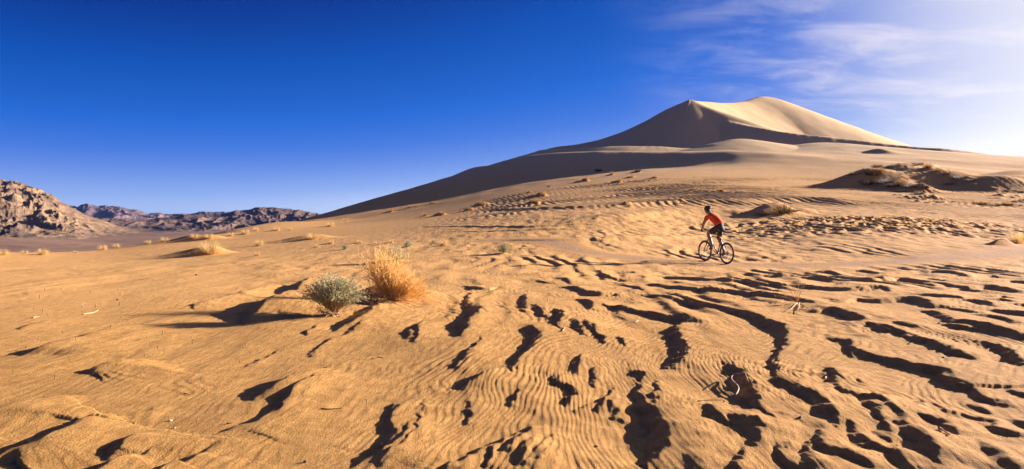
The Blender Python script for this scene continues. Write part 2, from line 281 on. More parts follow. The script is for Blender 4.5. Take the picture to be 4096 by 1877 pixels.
def add_strokes(x, y, z):
    m0 = (np.hypot(x, y) < 24) & (y > 2.0) & (np.abs(x) < 18)
    if not m0.any(): return z
    idx = np.nonzero(m0)[0]; xs = x[idx]; ys = y[idx]
    wx = xs + 0.035 * perlin(xs * 7, ys * 4, 5) + 0.018 * perlin(xs * 18, ys * 9, 6); wy = ys + 0.03 * perlin(xs * 5, ys * 4, 8)
    add = np.zeros_like(xs)
    for Q, s in STROKES:
        hm = Q[:, 2].max(); pad = 0.4 + 12 * hm
        k = np.nonzero((wx > Q[:, 0].min() - pad) & (wx < Q[:, 0].max() + pad) & (wy > Q[:, 1].min() - pad) & (wy < Q[:, 1].max() + pad))[0]
        if not len(k): continue
        d, w, at = poly_near(wx[k], wy[k], Q); h = at[:, 0]; lee = 0.5 + 0.5 * w * s
        e = 0.012 + 0.22 * h
        ds = np.sqrt(d * d + e * e) - e
        st = h * np.exp(-(ds / (7.5 * h + 0.05)) ** 1.4)                                # windward back
        tr = 0.22 * h
        drop = h - 0.55 * ds; foot = -tr * np.exp(-((ds - (h + tr) / 0.55) / (5.5 * h + .04)) ** 2)
        le = np.where(ds < (h + tr) / 0.55, np.maximum(drop, -tr), foot)
        add[k] += lee * le + (1 - lee) * st
    z = z.copy(); z[idx] += add; return z
# ------------------------------------------------------------------ coppice mounds and banks farther out: px, py, width m, height m, tail
MOUNDS = []      # X, Y, h, a(right), b(depth), tail(left)
BANKS = []
def hit(px, py):
    """where the line of sight through px, py meets the surveyed ground"""
    u = (px - 2048) / F0; v = (HOR - py) / F0
    Y = np.exp(np.linspace(math.log(3.5), math.log(420), 1500)); z = dune_z(u * Y, Y)
    below = np.nonzero(CAMZ + v * Y <= z)[0]
    i = below[0] if len(below) else int(np.argmin(CAMZ + v * Y - z))
    return u * Y[i], float(Y[i])
def smax(a, b, k): return np.maximum(a, b) + k * np.log1p(np.exp(-np.abs(a - b) / k)) - 0.0
def dune_z(x, y):
    z = base_z(x, y); r = np.hypot(x, y)
    far = np.nonzero(r > 110)[0]
    if len(far):
        xf, yf = x[far], y[far]; zf = z[far]
        for Q, s, e in RIDGES:
            zr = np.full(xf.shape, -1e3)
            for i in range(len(Q) - 1):
                a = Q[i]; b = Q[i + 1]; ex, ey = b[0] - a[0], b[1] - a[1]; l2 = ex * ex + ey * ey; l = math.sqrt(l2)
                tu = ((xf - a[0]) * ex + (yf - a[1]) * ey) / l2; t = np.clip(tu, 0, 1)
                dx = xf - a[0] - t * ex; dy = yf - a[1] - t * ey; d = np.sqrt(dx * dx + dy * dy + 1e-9)
                near = sstep(-0.35, 0.35, s * (ex * dy - ey * dx) / (l * d))
                sl = (a[3] + t * (b[3] - a[3])) * near + (a[4] + t * (b[4] - a[4])) * (1 - near)
                pen = 1.5 * l * (np.maximum(-tu, 0) * (i == 0) + np.maximum(tu - 1, 0) * (i == len(Q) - 2))
                zr = np.maximum(zr, a[2] + t * (b[2] - a[2]) - sl * (np.sqrt(d * d + e * e) - e) - pen)
            zf = smax(zf, zr, 0.7)
        z = z.copy(); z[far] = zf
    return z - 90 * sstep(560, 730, r)
def add_mounds(x, y, z):
    z = z.copy()
    for X, Y, h, a, b, tl in MOUNDS:
        L = max(a, tl) * 3
        k = np.nonzero((np.abs(x - X) < L) & (np.abs(y - Y) < 3 * b + tl))[0]
        if not len(k): continue
        dx = x[k] - X; dy = y[k] - Y
        u = dx * 0.95 + dy * 0.3; v = -dx * 0.3 + dy * 0.95
        s = np.where(u > 0, a, tl)
        bb = np.where(u > 0, b, b * (1 - 0.35 * np.clip(-u / (tl * 2), 0, 1)))
        z[k] += h * np.exp(-(u / s) ** 2 - (v / bb) ** 2)
    for Q, s in BANKS:
        hm = Q[:, 2].max(); pad = 14 * hm + 2
        k = np.nonzero((x > Q[:, 0].min() - pad) & (x < Q[:, 0].max() + pad) & (y > Q[:, 1].min() - pad) & (y < Q[:, 1].max() + pad))[0]
        if not len(k): continue
        wy = y[k] + 0.35 * perlin(x[k] * 0.5, y[k] * 0.3, 61)
        d, w, at = poly_near(x[k], wy, Q); h = at[:, 0]; near = 0.5 + 0.5 * w * s
        st = h * np.exp(-(d / (9 * h)) ** 1.5); le = h * np.exp(-(d / (4.4 * h)) ** 1.6)
        z[k] += near * le + (1 - near) * st
    return z
TRACK = [(1900,985),(2150,1000),(2350,1018),(2600,1040),(2780,1054),(2906,1058),(3100,1062),(3350,1058),(3700,1040),(4096,1014),(4500,985)]
def track_line():
    Q = []
    for px, py in TRACK:
        Y = CAMZ * F0 / (py - HOR)
        for _ in range(12): Y = (CAMZ - float(base_z(np.array([(px - 2048) / F0 * Y]), np.array([Y]))[0])) * F0 / (py - HOR)
        Q.append(((px - 2048) / F0 * Y, Y))
    return catmull(Q, 6)
TRK = track_line()
TRKQ = np.hstack([TRK, np.zeros((len(TRK), 1))])
def track_dist(x, y):
    d = np.full(x.shape, 99.0)
    k = np.nonzero((y > 10) & (y < 60) & (np.abs(x) < 45))[0]
    if len(k): d[k] = poly_near(x[k], y[k], TRKQ)[0]
    return d
ROUGH = []       # X, Y, ax, ay, amplitude
def height(x, y):
    x = np.asarray(x, float); y = np.asarray(y, float)
    z = dune_z(x, y); z = add_mounds(x, y, z); z = add_strokes(x, y, z)
    r = np.hypot(x, y)
    damp = 0.18 + 0.82 * sstep(0.3, 1.9, track_dist(x, y))
    # near ripples, long wavy lines running away from the viewer
    n = np.nonzero(r < 45)[0]
    if len(n):
        xn, yn, rn = x[n], y[n], r[n]
        wx = xn + 0.22 * perlin(xn * 0.9, yn * 0.55, 21) + 0.05 * perlin(xn * 3, yn * 2, 22)
        ang = -0.42 + 0.32 * sstep(0, 4, xn) + 0.35 * perlin(xn * 0.22, yn * 0.16, 23)
        ph = wx * np.cos(ang) + yn * np.sin(ang) * 0.8
        def saw(p):
            t = p - np.floor(p); return np.where(t < .3, sstep(0, .3, t), 1 - sstep(.3, 1.0, t))
        msk = sstep(-0.25, 0.45, perlin(xn * 0.55, yn * 0.30, 26)); msk2 = sstep(-0.1, 0.5, perlin(xn * 0.8 + 4, yn * 0.5, 30))
        amp = (0.5 + 0.5 * sstep(-3.5, 0.5, xn)) * (1 - 0.6 * (1 - sstep(5.2, 7.5, rn)) * sstep(0.2, 1.2, xn))
        rip = amp * ((0.0036 + 0.0042 * sstep(6, 9, rn)) * saw(ph * 6.2 + 2.0 * perlin(xn * 1.6, yn * 0.8, 24)) * (0.40 + 0.60 * msk) + 0.0060 * saw(ph * 13.5 + 2.2 * perlin(xn * 2.2, yn * 1.2, 25)) * (0.55 + 0.45 * msk2))
        ph2 = xn * 1.55 + 0.9 * perlin(xn * 0.45 + 7, yn * 0.28, 91) + 0.25 * perlin(xn * 1.3, yn * 1.0, 92) - 0.06 * yn
        rip = rip + 0.030 * (saw(ph2) - .4) * sstep(-0.15, 0.45, perlin(xn * 0.35 + 3, yn * 0.20, 93)) * (0.35 + 0.65 * sstep(-1.5, 1.5, xn)) * (0.5 + 1.0 * sstep(7, 12, rn))
        beads = 0.012 * perlin(xn * 5.2, yn * 5.0, 27) * sstep(-1, 1.5, xn) * sstep(-0.1, 0.4, perlin(xn * 0.6, yn * 0.3, 28))
        roll = 0.035 * perlin(xn * 0.7, yn * 0.33, 29)
        fade = (1 - sstep(26, 45, rn))
        z[n] += (rip - 0.005 + beads + roll) * fade * damp[n]
    # trodden, pitted ground in the middle distance
    m = np.nonzero((r > 9) & (r < 150))[0]
    if len(m):
        xm, ym, rm = x[m], y[m], r[m]
        env = sstep(10, 20, rm) * (1 - .75 * sstep(45, 75, rm)) * (1 - sstep(80, 150, rm))
        lf = sstep(-9, 3, xm)
        pits = -0.05 * np.clip(perlin(xm * 2.6, ym * 1.7, 31) - 0.12, 0, 1) * sstep(-0.25, 0.35, perlin(xm * 0.16, ym * 0.12, 32))
        lump = 0.034 * perlin(xm * 0.8, ym * 0.42, 33) + 0.024 * perlin(xm * 2.0, ym * 1.1, 34)
        z[m] += env * damp[m] * (pits * (0.3 + 0.7 * lf) + lump * (0.35 + 0.65 * lf))
        # wind ripples high on the apron
        e2 = sstep(48, 66, rm) * (1 - sstep(125, 150, rm)) * sstep(-10, 4, xm)
        wv = xm + 0.9 * perlin(xm * 0.18, ym * 0.10, 35) + 0.25 * perlin(xm * 0.7, ym * 0.4, 37) + 0.12 * ym
        z[m] += e2 * (0.040 + 0.022 * sstep(10, 22, xm)) * np.sin(wv * 2 * math.pi / 0.72) * (0.4 + 0.6 * sstep(-0.4, 0.3, perlin(xm * 0.07, ym * 0.05, 36)))
    for X, Y, ax, ay, a in ROUGH:
        k = np.nonzero((np.abs(x - X) < 2 * ax) & (np.abs(y - Y) < 2 * ay))[0]
        if len(k):
            g = np.exp(-((x[k] - X) / ax) ** 4 - ((y[k] - Y) / ay) ** 4)
            z[k] += g * a * (1 - 2 * np.abs(perlin(x[k] * 1.5 + 0.5 * perlin(x[k] * 0.4, y[k] * 0.4, 44), y[k] * 0.95, 41)))
    f = np.nonzero(r > 120)[0]
    if len(f):
        z[f] += sstep(120, 200, r[f]) * (0.25 * perlin(x[f] * 0.05, y[f] * 0.03, 51) + 0.10 * perlin(x[f] * 0.16, y[f] * 0.09, 52))
    return z
def ht(x, y): return float(height(np.array([x]), np.array([y]))[0])

# ------------------------------------------------------------------ the plant list (photograph position of the foot, height, kind, mound, label)
#   kind: g golden tuft, s grey-green bush, d dark scrub;   mound = (height factor, tail factor)
G_LEFT = 'golden tufts along the crest of the sand plain'; G_MID = 'golden tufts scattered over the middle sand'; G_SLOPE = 'shrubs rooted on the lower dune slope'; G_HUM = 'scrub growing on the right hummocks'
PLANTS = [
 (15,1024,26,'g',1.6,0,'pale golden tuft cut by the left edge of the picture',G_LEFT),
 (100,1016,13,'g',2.2,0,'low golden tuft second from the left end of the sand crest',G_LEFT),
 (172,1021,24,'g',1.9,.3,'spiky golden tuft below the foot of the tallest left mountain',G_LEFT),
 (302,1013,12,'g',2.6,0,'flat golden tuft alone on the bare sand edge before the dark plain',G_LEFT),
 (412,997,20,'g',1.7,.2,'golden tuft, left one of a close pair on the sand crest',G_LEFT),
 (466,992,16,'g',1.8,.2,'golden tuft, right one of a close pair on the sand crest',G_LEFT),
 (592,977,16,'g',1.9,.2,'golden tuft on the crest where the grey alluvial plain begins to narrow',G_LEFT),
 (660,968,19,'g',2.0,.3,'golden tuft with a long low tail on the crest left of the dark mounds',G_LEFT),
 (778,957,26,'g',1.7,.6,'bushy golden tuft on a dark shaded mound, left of the mound pair',G_LEFT),
 (836,958,22,'g',2.4,.7,'wide golden tuft capping the long dark mound, right of the mound pair',G_LEFT),
 (924,946,13,'g',2.0,.4,'small golden tuft between the dark mound pair and the dune foot',G_LEFT),
 (982,938,18,'g',1.9,.4,'golden tuft on the crest under the dark rounded mountain range',G_LEFT),
 (1024,925,15,'g',1.6,.3,'small golden tuft left of the broad tuft under the dark range',G_LEFT),
 (1108,924,20,'g',2.0,.5,'broad golden tuft under the right flank of the dark range',G_LEFT),
 (1160,922,12,'g',2.2,.3,'low golden tuft next to the broad tuft near the dune foot',G_LEFT),
 (844,1018,44,'g',1.9,.6,'largest golden tuft on the left sand, with a dark triangular mound behind it',G_MID),
 (1252,958,26,'g',3.6,1.0,'golden tuft sprawling over the biggest sand mound left of the dune',G_MID),
 (1322,907,17,'g',2.4,.5,'golden tuft on a mound just below the left foot of the great dune',G_MID),
 (1382,884,12,'g',2.6,.3,'thin golden tuft on the slope under the left skyline of the dune',G_MID),
 (1038,984,24,'g',1.2,.2,'narrow upright golden tuft left of the sprawling mound',G_MID),
 (1030,1024,13,'g',1.8,.3,'tiny brown tuft on bare sand below the narrow upright tuft',G_MID),
 (1270,990,11,'g',2.0,.3,'small twin-headed tuft below the sprawling mound',G_MID),
 (1326,976,17,'g',1.8,.5,'tuft on a dark wedge of sand right of the sprawling mound',G_MID),
 (1438,975,16,'g',2.0,.4,'golden tuft with a dark tail, above the pale round grey bush',G_MID),
 (1565,974,19,'g',1.2,.3,'upright golden tuft above the tip of the big dry bush',G_MID),
 (1500,976,10,'g',2.0,.1,'faint tuft beside the tip of the big dry bush',G_MID),
 (1776,982,20,'g',1.6,.2,'pale golden tuft alone right of the grey-green bush group',G_MID),
 (1382,1001,20,'s',1.1,.3,'small round pale grey bush on open sand left of the big dry bush',G_MID),
 (1634,990,22,'s',1.4,.4,'small grey-green bush with a dark shadow, behind the big dry bush',G_MID),
 (1588,1046,42,'s',1.4,.5,'rounded grey bush with dead stems directly behind the big dry bush',G_MID),
 (2014,1018,32,'s',1.1,.5,'grey-green round bush alone on the sand left of the cyclist',G_MID),
 (1562,850,16,'g',2.2,.5,'golden tuft on a mound at the edge of the dune shadow on the left',G_SLOPE),
 (1640,832,13,'g',2.0,.2,'small tuft at the lit rim below the dark left dune face',G_SLOPE),
 (1668,828,11,'g',2.0,.2,'small tuft touching the dark left dune face',G_SLOPE),
 (1738,816,13,'g',2.2,.4,'tuft on a dark ledge right of the lit rim of the dune foot',G_SLOPE),
 (1770,862,18,'g',1.6,.9,'golden tuft at the right end of a long dark sand tail',G_SLOPE),
 (1700,866,12,'g',2.2,.6,'low tuft on the long dark sand tail below the dune foot',G_SLOPE),
 (1930,822,18,'g',2.8,1.0,'brown tuft on a broad dark mound below the small lit dune',G_SLOPE),
 (1880,842,14,'g',2.6,.9,'flat tuft on the dark mound below the broad one',G_SLOPE),
 (2172,786,22,'g',1.4,1.3,'round tuft ending a thick dark tail, upper of the two left of the ripples',G_SLOPE),
 (2144,814,18,'g',1.4,1.1,'round tuft ending a thinner dark tail, lower of the two left of the ripples',G_SLOPE),
 (2116,772,11,'g',2.4,.6,'small tuft above the thick dark tail',G_SLOPE),
 (2345,726,18,'g',1.4,1.0,'upright tuft on the long dark ledge under the shaded dune face',G_SLOPE),
 (2474,732,14,'g',2.0,1.3,'tuft at the right tip of the long dark ledge',G_SLOPE),
 (2196,748,10,'g',2.2,.4,'little tuft left of the long dark ledge',G_SLOPE),
 (2448,702,14,'g',1.4,.6,'small pale tuft just below the dune shadow line',G_SLOPE),
 (2394,688,14,'d',2.0,.4,'dark shrub inside the shadow of the dune, left one',G_SLOPE),
 (2552,690,20,'d',1.3,.5,'dark pointed shrub on the dune shadow line, right one',G_SLOPE),
 (2525,712,11,'g',3.0,.8,'low brown tuft on a thin dark streak below the pointed shrub',G_SLOPE),
 (2622,714,11,'g',2.4,.9,'low brown tuft at the right end of the thin dark streak',G_SLOPE),
 (2888,766,13,'g',1.8,1.3,'tuft ending the dark bar above the head of the cyclist',G_SLOPE),
 (2516,828,14,'g',1.5,1.0,'tuft on the dark bar up left of the cyclist',G_SLOPE),
 (2730,816,9,'g',4.0,.7,'flat tuft on the bank up left of the helmet',G_SLOPE),
 (4066,980,52,'g',1.5,.3,'lone twiggy golden bush at the right edge beyond the track','bushes by the right edge'),
 (3130,856,40,'d',1.6,1.1,'matted olive scrub crowning the dark pointed mound right of the cyclist','scrub on the dark pointed mound'),
 (3050,864,16,'d',4.2,.4,'low matted scrub along the left foot of the dark pointed mound','scrub on the dark pointed mound'),
 (3185,846,14,'d',2.6,.5,'thin scrub trailing right from the dark pointed mound','scrub on the dark pointed mound'),
 (3510,672,14,'d',2.0,.5,'small shrub alone above the left end of the upper hummocks',G_HUM),
 (3572,668,13,'d',2.2,.4,'small shrub alone between the lone shrub and the upper hummock top',G_HUM),
 (3420,702,14,'d',2.2,.5,'shrub at the far left of the main hummock crest',G_HUM),
 (3490,706,24,'d',2.4,.8,'broad golden-brown shrub on the main hummock crest',G_HUM),
 (3520,690,17,'g',2.0,.6,'sunlit shrub on the tip of the main hummock crest',G_HUM),
 (3468,740,22,'d',1.5,.2,'round dark shrub alone in the shaded face of the main hummock',G_HUM),
 (3545,735,24,'d',2.2,.5,'shrub draped over the middle of the main hummock',G_HUM),
 (3575,748,20,'d',2.2,.4,'shrub below the middle of the main hummock, in its shade',G_HUM),
 (3610,742,26,'g',2.0,.6,'largest sunlit shrub on the right flank of the main hummock',G_HUM),
 (3640,752,20,'d',2.0,.4,'dark shrub under the largest sunlit shrub of the main hummock',G_HUM),
 (3690,756,20,'d',1.8,.5,'shrub on the small outlier mound right of the main hummock',G_HUM),
 (3604,770,13,'d',2.6,.4,'low shrub at the near right foot of the main hummock',G_HUM),
 (3678,776,13,'d',2.0,.4,'low shrub at the foot of the small outlier mound',G_HUM),
 (3674,660,14,'d',2.2,.9,'shrub on the summit of the upper hummock row',G_HUM),
 (3712,672,16,'g',2.4,.8,'sunlit shrub just right of the upper hummock summit',G_HUM),
 (3750,688,14,'g',2.4,.6,'sunlit shrub halfway down the upper hummock row',G_HUM),
 (3780,702,12,'d',2.2,.4,'last shrub at the low right end of the upper hummock row',G_HUM),
 (3640,688,10,'d',3.6,.3,'thin band of scrub across the face of the upper hummock',G_HUM),
 (3838,716,16,'d',2.4,.9,'shrub on the top of the far right hummock',G_HUM),
 (3800,740,11,'d',5.0,.2,'long olive strip of scrub in the shade of the far right hummock',G_HUM),
 (3880,728,12,'d',2.4,.5,'shrub trailing down right of the far right hummock',G_HUM),
 (3925,822,12,'d',3.6,.5,'low scrub patch in the pale hollow, left one',G_HUM),
 (3975,826,12,'d',3.4,.5,'low scrub patch in the pale hollow, middle one',G_HUM),
 (4030,826,13,'d',3.0,.5,'low scrub patch in the pale hollow, right one',G_HUM),
]
def setup_mounds():
    # the broad hummocks under the shrubs on the right (foot px, py, half width m, height m, tail m)
    for px, py, h, a, b, tl in [(3530,752,1.7,4.6,3.2,6.5),(3450,752,1.1,4.0,3.0,6.0),(3620,765,1.0,3.0,2.4,4.0),(3690,770,.8,1.6,1.6,2.5),
                                (3670,690,1.7,4.0,3.0,8.0),(3730,705,1.3,4.0,3.0,5.0),(3600,700,1.0,4.0,3.0,7.0),(3830,745,1.4,5.0,3.5,7.5),(3760,752,1.4,4.5,3.0,6.0),(3950,755,1.0,5,3,5),(4040,760,1.2,5,3,6),
                                (3130,860,.62,.9,1.0,1.7),(3060,868,.35,1.4,.8,1.2),(3190,850,.3,1.5,.8,1.2),
                                (1252,960,.35,1.3,1.1,2.4),(844,1020,.42,.8,.7,2.0),(780,960,.5,1.0,.9,2.2),(836,962,.5,1.6,1.0,2.6),
                                (3520,612,1.0,4.0,4,2.4),(4010,990,.26,.3,.4,.5),(4096,700,.8,6,2.5,7),(4150,735,.9,6,2.5,7),(4060,720,.7,5,2,6)]:
        X, Y = hit(px, py); MOUNDS.append((X, Y, h, a, b, tl))
    g2 = np.random.default_rng(31)
    for k in range(46):
        t = g2.random(); A, B = (((3400, 706), (3705, 780)), ((3620, 664), (3910, 740)), ((3880, 760), (4120, 800)), ((3560, 790), (3760, 800)))[k % 4]
        px = A[0] + (B[0] - A[0]) * t + g2.normal(0, 12); py = A[1] + (B[1] - A[1]) * t + g2.normal(0, 8); X, Y = hit(px, py); q = g2.uniform(.5, 1.2)
        MOUNDS.append((X, Y, .30 * q, .45 * q, .5 * q, 1.3 * q))
    for px, py, hpx, kind, asp, mf, lab, grp in PLANTS:
        if mf <= 0: continue
        X, Y = hit(px, py); hm = hpx / F0 * Y
        sg = grp == G_SLOPE
        MOUNDS.append((X, Y, (0.85 if sg else 0.45) * hm * min(mf, 1.0) + 0.02, 0.5 * hm * asp + .05, 0.5 * hm * max(1, asp * .6), hm * (1.0 + 1.8 * mf) if sg else hm * (1.2 + 2.6 * mf)))
    # the mounds round the two near bushes
    for px, py, h, a, b, tl in [(1590,1195,.20,.75,.55,.55),(1470,1205,.16,.4,.40,.5),(1300,1190,.13,.35,.35,.9),(1180,1240,.07,.5,.4,.9)]:
        Y = CAMZ * F0 / (py - HOR); MOUNDS.append(((px - 2048) / F0 * Y, Y, h, a, b, tl))
    for pts in [[(1980,838,.1),(2200,836,.18),(2400,832,.22),(2600,822,.28),(2750,817,.3),(2900,815,.3),(3000,820,.2),(3100,826,.08)],
                [(2300,893,.1),(2450,881,.25),(2600,868,.3),(2750,860,.3),(2950,858,.3),(3050,862,.15)],
                [(1700,908,.03),(2000,908,.06),(2200,906,.09),(2400,899,.10),(2700,896,.07)],[(1750,928,.02),(2000,925,.05),(2300,917,.08),(2600,908,.08),(2850,912,.05)],
                [(2050,964,.05),(2300,962,.08),(2600,955,.1),(2800,950,.06)],
                [(3000,812,.2),(3150,806,.3),(3300,808,.35),(3365,818,.2)],[(3650,1035,.05),(3800,1020,.1),(3950,1003,.12),(4150,985,.12)]]:
        Q = [hit(px, py) + (h,) for px, py, h in pts]
        Q = catmull(Q, 4); a, b = Q[0], Q[-1]; left = np.array([-(b[1] - a[1]), b[0] - a[0]]); s = 1 if left[1] < 0 else -1
        BANKS.append((Q, s))
    for px, py, ax, ay, a in [(3740,905,5.5,5.5,.10),(3500,885,6,4,.08),(3250,905,6,5,.05),(3000,930,7,6,.035),(3540,748,5.5,4.5,.12),(3690,700,6,4.5,.12),(3840,742,6,4,.12),(3960,820,6,5,.12),(4060,740,9,5,.12)]:
        X, Y = hit(px, py); ROUGH.append((X, Y, ax, ay, a))
setup_mounds()

# ------------------------------------------------------------------ materials
def mat(name): 
    m = bpy.data.materials.new(name); m.use_nodes = True; return m, m.node_tree, m.node_tree.nodes['Principled BSDF']
def simple(name, col, rough=0.6, metal=0.0, var=0.0, scale=30.0, trans=0.0):
    m, nt, b = mat(name); b.inputs['Base Color'].default_value = (*col, 1); b.inputs['Roughness'].default_value = rough; b.inputs['Metallic'].default_value = metal
    if var:
        n = nt.nodes.new('ShaderNodeTexNoise'); n.inputs['Scale'].default_value = scale; n.inputs['Detail'].default_value = 4
        tc = nt.nodes.new('ShaderNodeTexCoord'); nt.links.new(tc.outputs['Object'], n.inputs['Vector'])
        mx = nt.nodes.new('ShaderNodeMix'); mx.data_type = 'RGBA'
        mx.inputs[6].default_value = tuple(c * (1 - var) for c in col) + (1,); mx.inputs[7].default_value = tuple(min(1, c * (1 + var)) for c in col) + (1,)
        nt.links.new(n.outputs['Fac'], mx.inputs['Factor']); nt.links.new(mx.outputs[2], b.inputs['Base Color'])
    return m
def sand_material():
    m, nt, b = mat('sand'); N = nt.nodes; L = nt.links
    b.inputs['Roughness'].default_value = 0.9; b.inputs['Specular IOR Level'].default_value = 0.15
    tc = N.new('ShaderNodeTexCoord'); P = tc.outputs['Object']
    at = N.new('ShaderNodeAttribute'); at.attribute_name = 'pale'
    def noise(scale, det, vec=P, rough=0.55):
        n = N.new('ShaderNodeTexNoise'); n.inputs['Scale'].default_value = scale; n.inputs['Detail'].default_value = det; n.inputs['Roughness'].default_value = rough; L.new(vec, n.inputs['Vector']); return n.outputs['Fac']
    def mix(f, a, c):
        x = N.new('ShaderNodeMix'); x.data_type = 'RGBA'
        for i, v in ((0, f), (6, a), (7, c)):
            if isinstance(v, tuple): x.inputs[i].default_value = (*v, 1)
            elif isinstance(v, float): x.inputs[i].default_value = v
            else: L.new(v, x.inputs[i])
        return x.outputs[2]
    c0 = mix(noise(0.35, 5), (0.37, 0.164, 0.031), (0.48, 0.225, 0.048))
    c0 = mix(noise(260, 2), mix(0.35, c0, (0.20, 0.095, 0.028)), mix(0.25, c0, (0.78, 0.50, 0.19)))
    am = N.new('ShaderNodeAttribute'); am.attribute_name = 'fine'  # distance blend from the darker near colour to the brighter one
    speck = noise(4.5, 10, rough=0.82)
    sr = N.new('ShaderNodeMapRange'); sr.inputs['From Min'].default_value = 0.34; sr.inputs['From Max'].default_value = 0.66; L.new(speck, sr.inputs['Value'])
    c0 = mix(sr.outputs[0], mix(0.42, c0, (0.24, 0.10, 0.02)), mix(0.42, c0, (0.80, 0.46, 0.13)))
    cm = mix(noise(0.25, 5), (0.58, 0.295, 0.078), (0.68, 0.365, 0.11))
    cm = mix(sr.outputs[0], mix(0.2, cm, (0.34, 0.15, 0.035)), mix(0.2, cm, (0.85, 0.52, 0.18)))
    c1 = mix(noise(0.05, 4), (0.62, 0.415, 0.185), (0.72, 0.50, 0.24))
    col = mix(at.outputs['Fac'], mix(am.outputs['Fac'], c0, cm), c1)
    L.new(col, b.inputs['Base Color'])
    geo = N.new('ShaderNodeVectorMath'); geo.operation = 'LENGTH'; L.new(P, geo.inputs[0])
    def rng_(a, c, lo, hi):
        r = N.new('ShaderNodeMapRange'); r.inputs['From Min'].default_value = a; r.inputs['From Max'].default_value = c; r.inputs['To Min'].default_value = lo; r.inputs['To Max'].default_value = hi
        L.new(geo.outputs['Value'], r.inputs['Value']); return r.outputs[0]
    def bump(h, dist, strength, nrm=None):
        x = N.new('ShaderNodeBump'); x.inputs['Distance'].default_value = dist
        if isinstance(strength, float): x.inputs['Strength'].default_value = strength
        else: L.new(strength, x.inputs['Strength'])
        L.new(h, x.inputs['Height'])
        if nrm is not None: L.new(nrm, x.inputs['Normal'])
        return x.outputs[0]
    n1 = bump(noise(70, 4, rough=0.75), 0.016, rng_(5, 40, 0.9, 0.0))
    mp = N.new('ShaderNodeMapping'); mp.inputs['Scale'].default_value = (1.0, 0.22, 1.0); L.new(P, mp.inputs[0])
    n2 = bump(noise(13, 6, mp.outputs[0], 0.62), 0.026, rng_(4, 120, 0.6, 0.1), n1)
    n3 = bump(noise(3.2, 7, mp.outputs[0], 0.65), 0.10, rng_(12, 45, 0.0, 0.55), n2)
    L.new(n3, b.inputs['Normal'])
    return m
SAND = sand_material()
def track_material():
    m, nt, b = mat('hard_track'); N = nt.nodes; L = nt.links
    b.inputs['Roughness'].default_value = 0.9; b.inputs['Specular IOR Level'].default_value = 0.15
    tc = N.new('ShaderNodeTexCoord'); at = N.new('ShaderNodeAttribute'); at.attribute_name = 'edge'
    n = N.new('ShaderNodeTexNoise'); n.inputs['Scale'].default_value = 0.9; n.inputs['Detail'].default_value = 7; L.new(tc.outputs['Object'], n.inputs['Vector'])
    g = N.new('ShaderNodeTexNoise'); g.inputs['Scale'].default_value = 9; g.inputs['Detail'].default_value = 7; g.inputs['Roughness'].default_value = 0.7; L.new(tc.outputs['Object'], g.inputs['Vector'])
    c = N.new('ShaderNodeMix'); c.data_type = 'RGBA'; c.inputs[6].default_value = (0.34, 0.19, 0.085, 1); c.inputs[7].default_value = (0.52, 0.305, 0.14, 1); L.new(g.outputs['Fac'], c.inputs['Factor'])
    ad = N.new('ShaderNodeMath'); ad.operation = 'ADD'; L.new(at.outputs['Fac'], ad.inputs[0]); L.new(n.outputs['Fac'], ad.inputs[1])
    r = N.new('ShaderNodeMapRange'); r.inputs['From Min'].default_value = 0.80; r.inputs['From Max'].default_value = 1.45; L.new(ad.outputs[0], r.inputs['Value'])
    x = N.new('ShaderNodeMix'); x.data_type = 'RGBA'; x.inputs[6].default_value = (0.60, 0.31, 0.085, 1); L.new(c.outputs[2], x.inputs[7]); L.new(r.outputs[0], x.inputs['Factor'])
    L.new(x.outputs[2], b.inputs['Base Color'])
    bp = N.new('ShaderNodeBump'); bp.inputs['Distance'].default_value = 0.06; bp.inputs['Strength'].default_value = 0.8; L.new(g.outputs['Fac'], bp.inputs['Height']); L.new(bp.outputs[0], b.inputs['Normal'])
    return m

# ------------------------------------------------------------------ meshes
def mesh_obj(name, V, Fc, m, parent=None, smooth=True, attrs=None):
    me = bpy.data.meshes.new(name); V = np.asarray(V, np.float32)
    if isinstance(Fc, np.ndarray):
        me.vertices.add(len(V)); me.vertices.foreach_set('co', V.ravel())
        k = Fc.shape[1]; me.loops.add(Fc.size); me.loops.foreach_set('vertex_index', Fc.astype(np.int32).ravel())
        me.polygons.add(len(Fc)); me.polygons.foreach_set('loop_start', np.arange(0, Fc.size, k, dtype=np.int32))
        me.update(calc_edges=True)
    else:
        me.from_pydata(V.tolist(), [], Fc); me.update()
    me.polygons.foreach_set('use_smooth', np.full(len(me.polygons), smooth))
    for kx, v in (attrs or {}).items():
        a = me.attributes.new(kx, 'FLOAT', 'POINT'); a.data.foreach_set('value', np.asarray(v, np.float32))
    if m: me.materials.append(m)
    o = bpy.data.objects.new(name, me); COL.objects.link(o)
    if parent: o.parent = parent
    return o
def grid_faces(nr, nc, wrap=False):
    i = np.arange(nr - 1)[:, None]; j = np.arange(nc if wrap else nc - 1)[None]; j2 = (j + 1) % nc
    return np.stack([np.broadcast_to(a, (nr - 1, j.shape[1])).ravel() for a in (i * nc + j, i * nc + j2, (i + 1) * nc + j2, (i + 1) * nc + j)], 1)
def struct(o): o['kind'] = 'structure'; return o
def tag(o, label, cat, group=None):
    o['label'] = label; o['category'] = cat
    if group: o['group'] = group
    return o
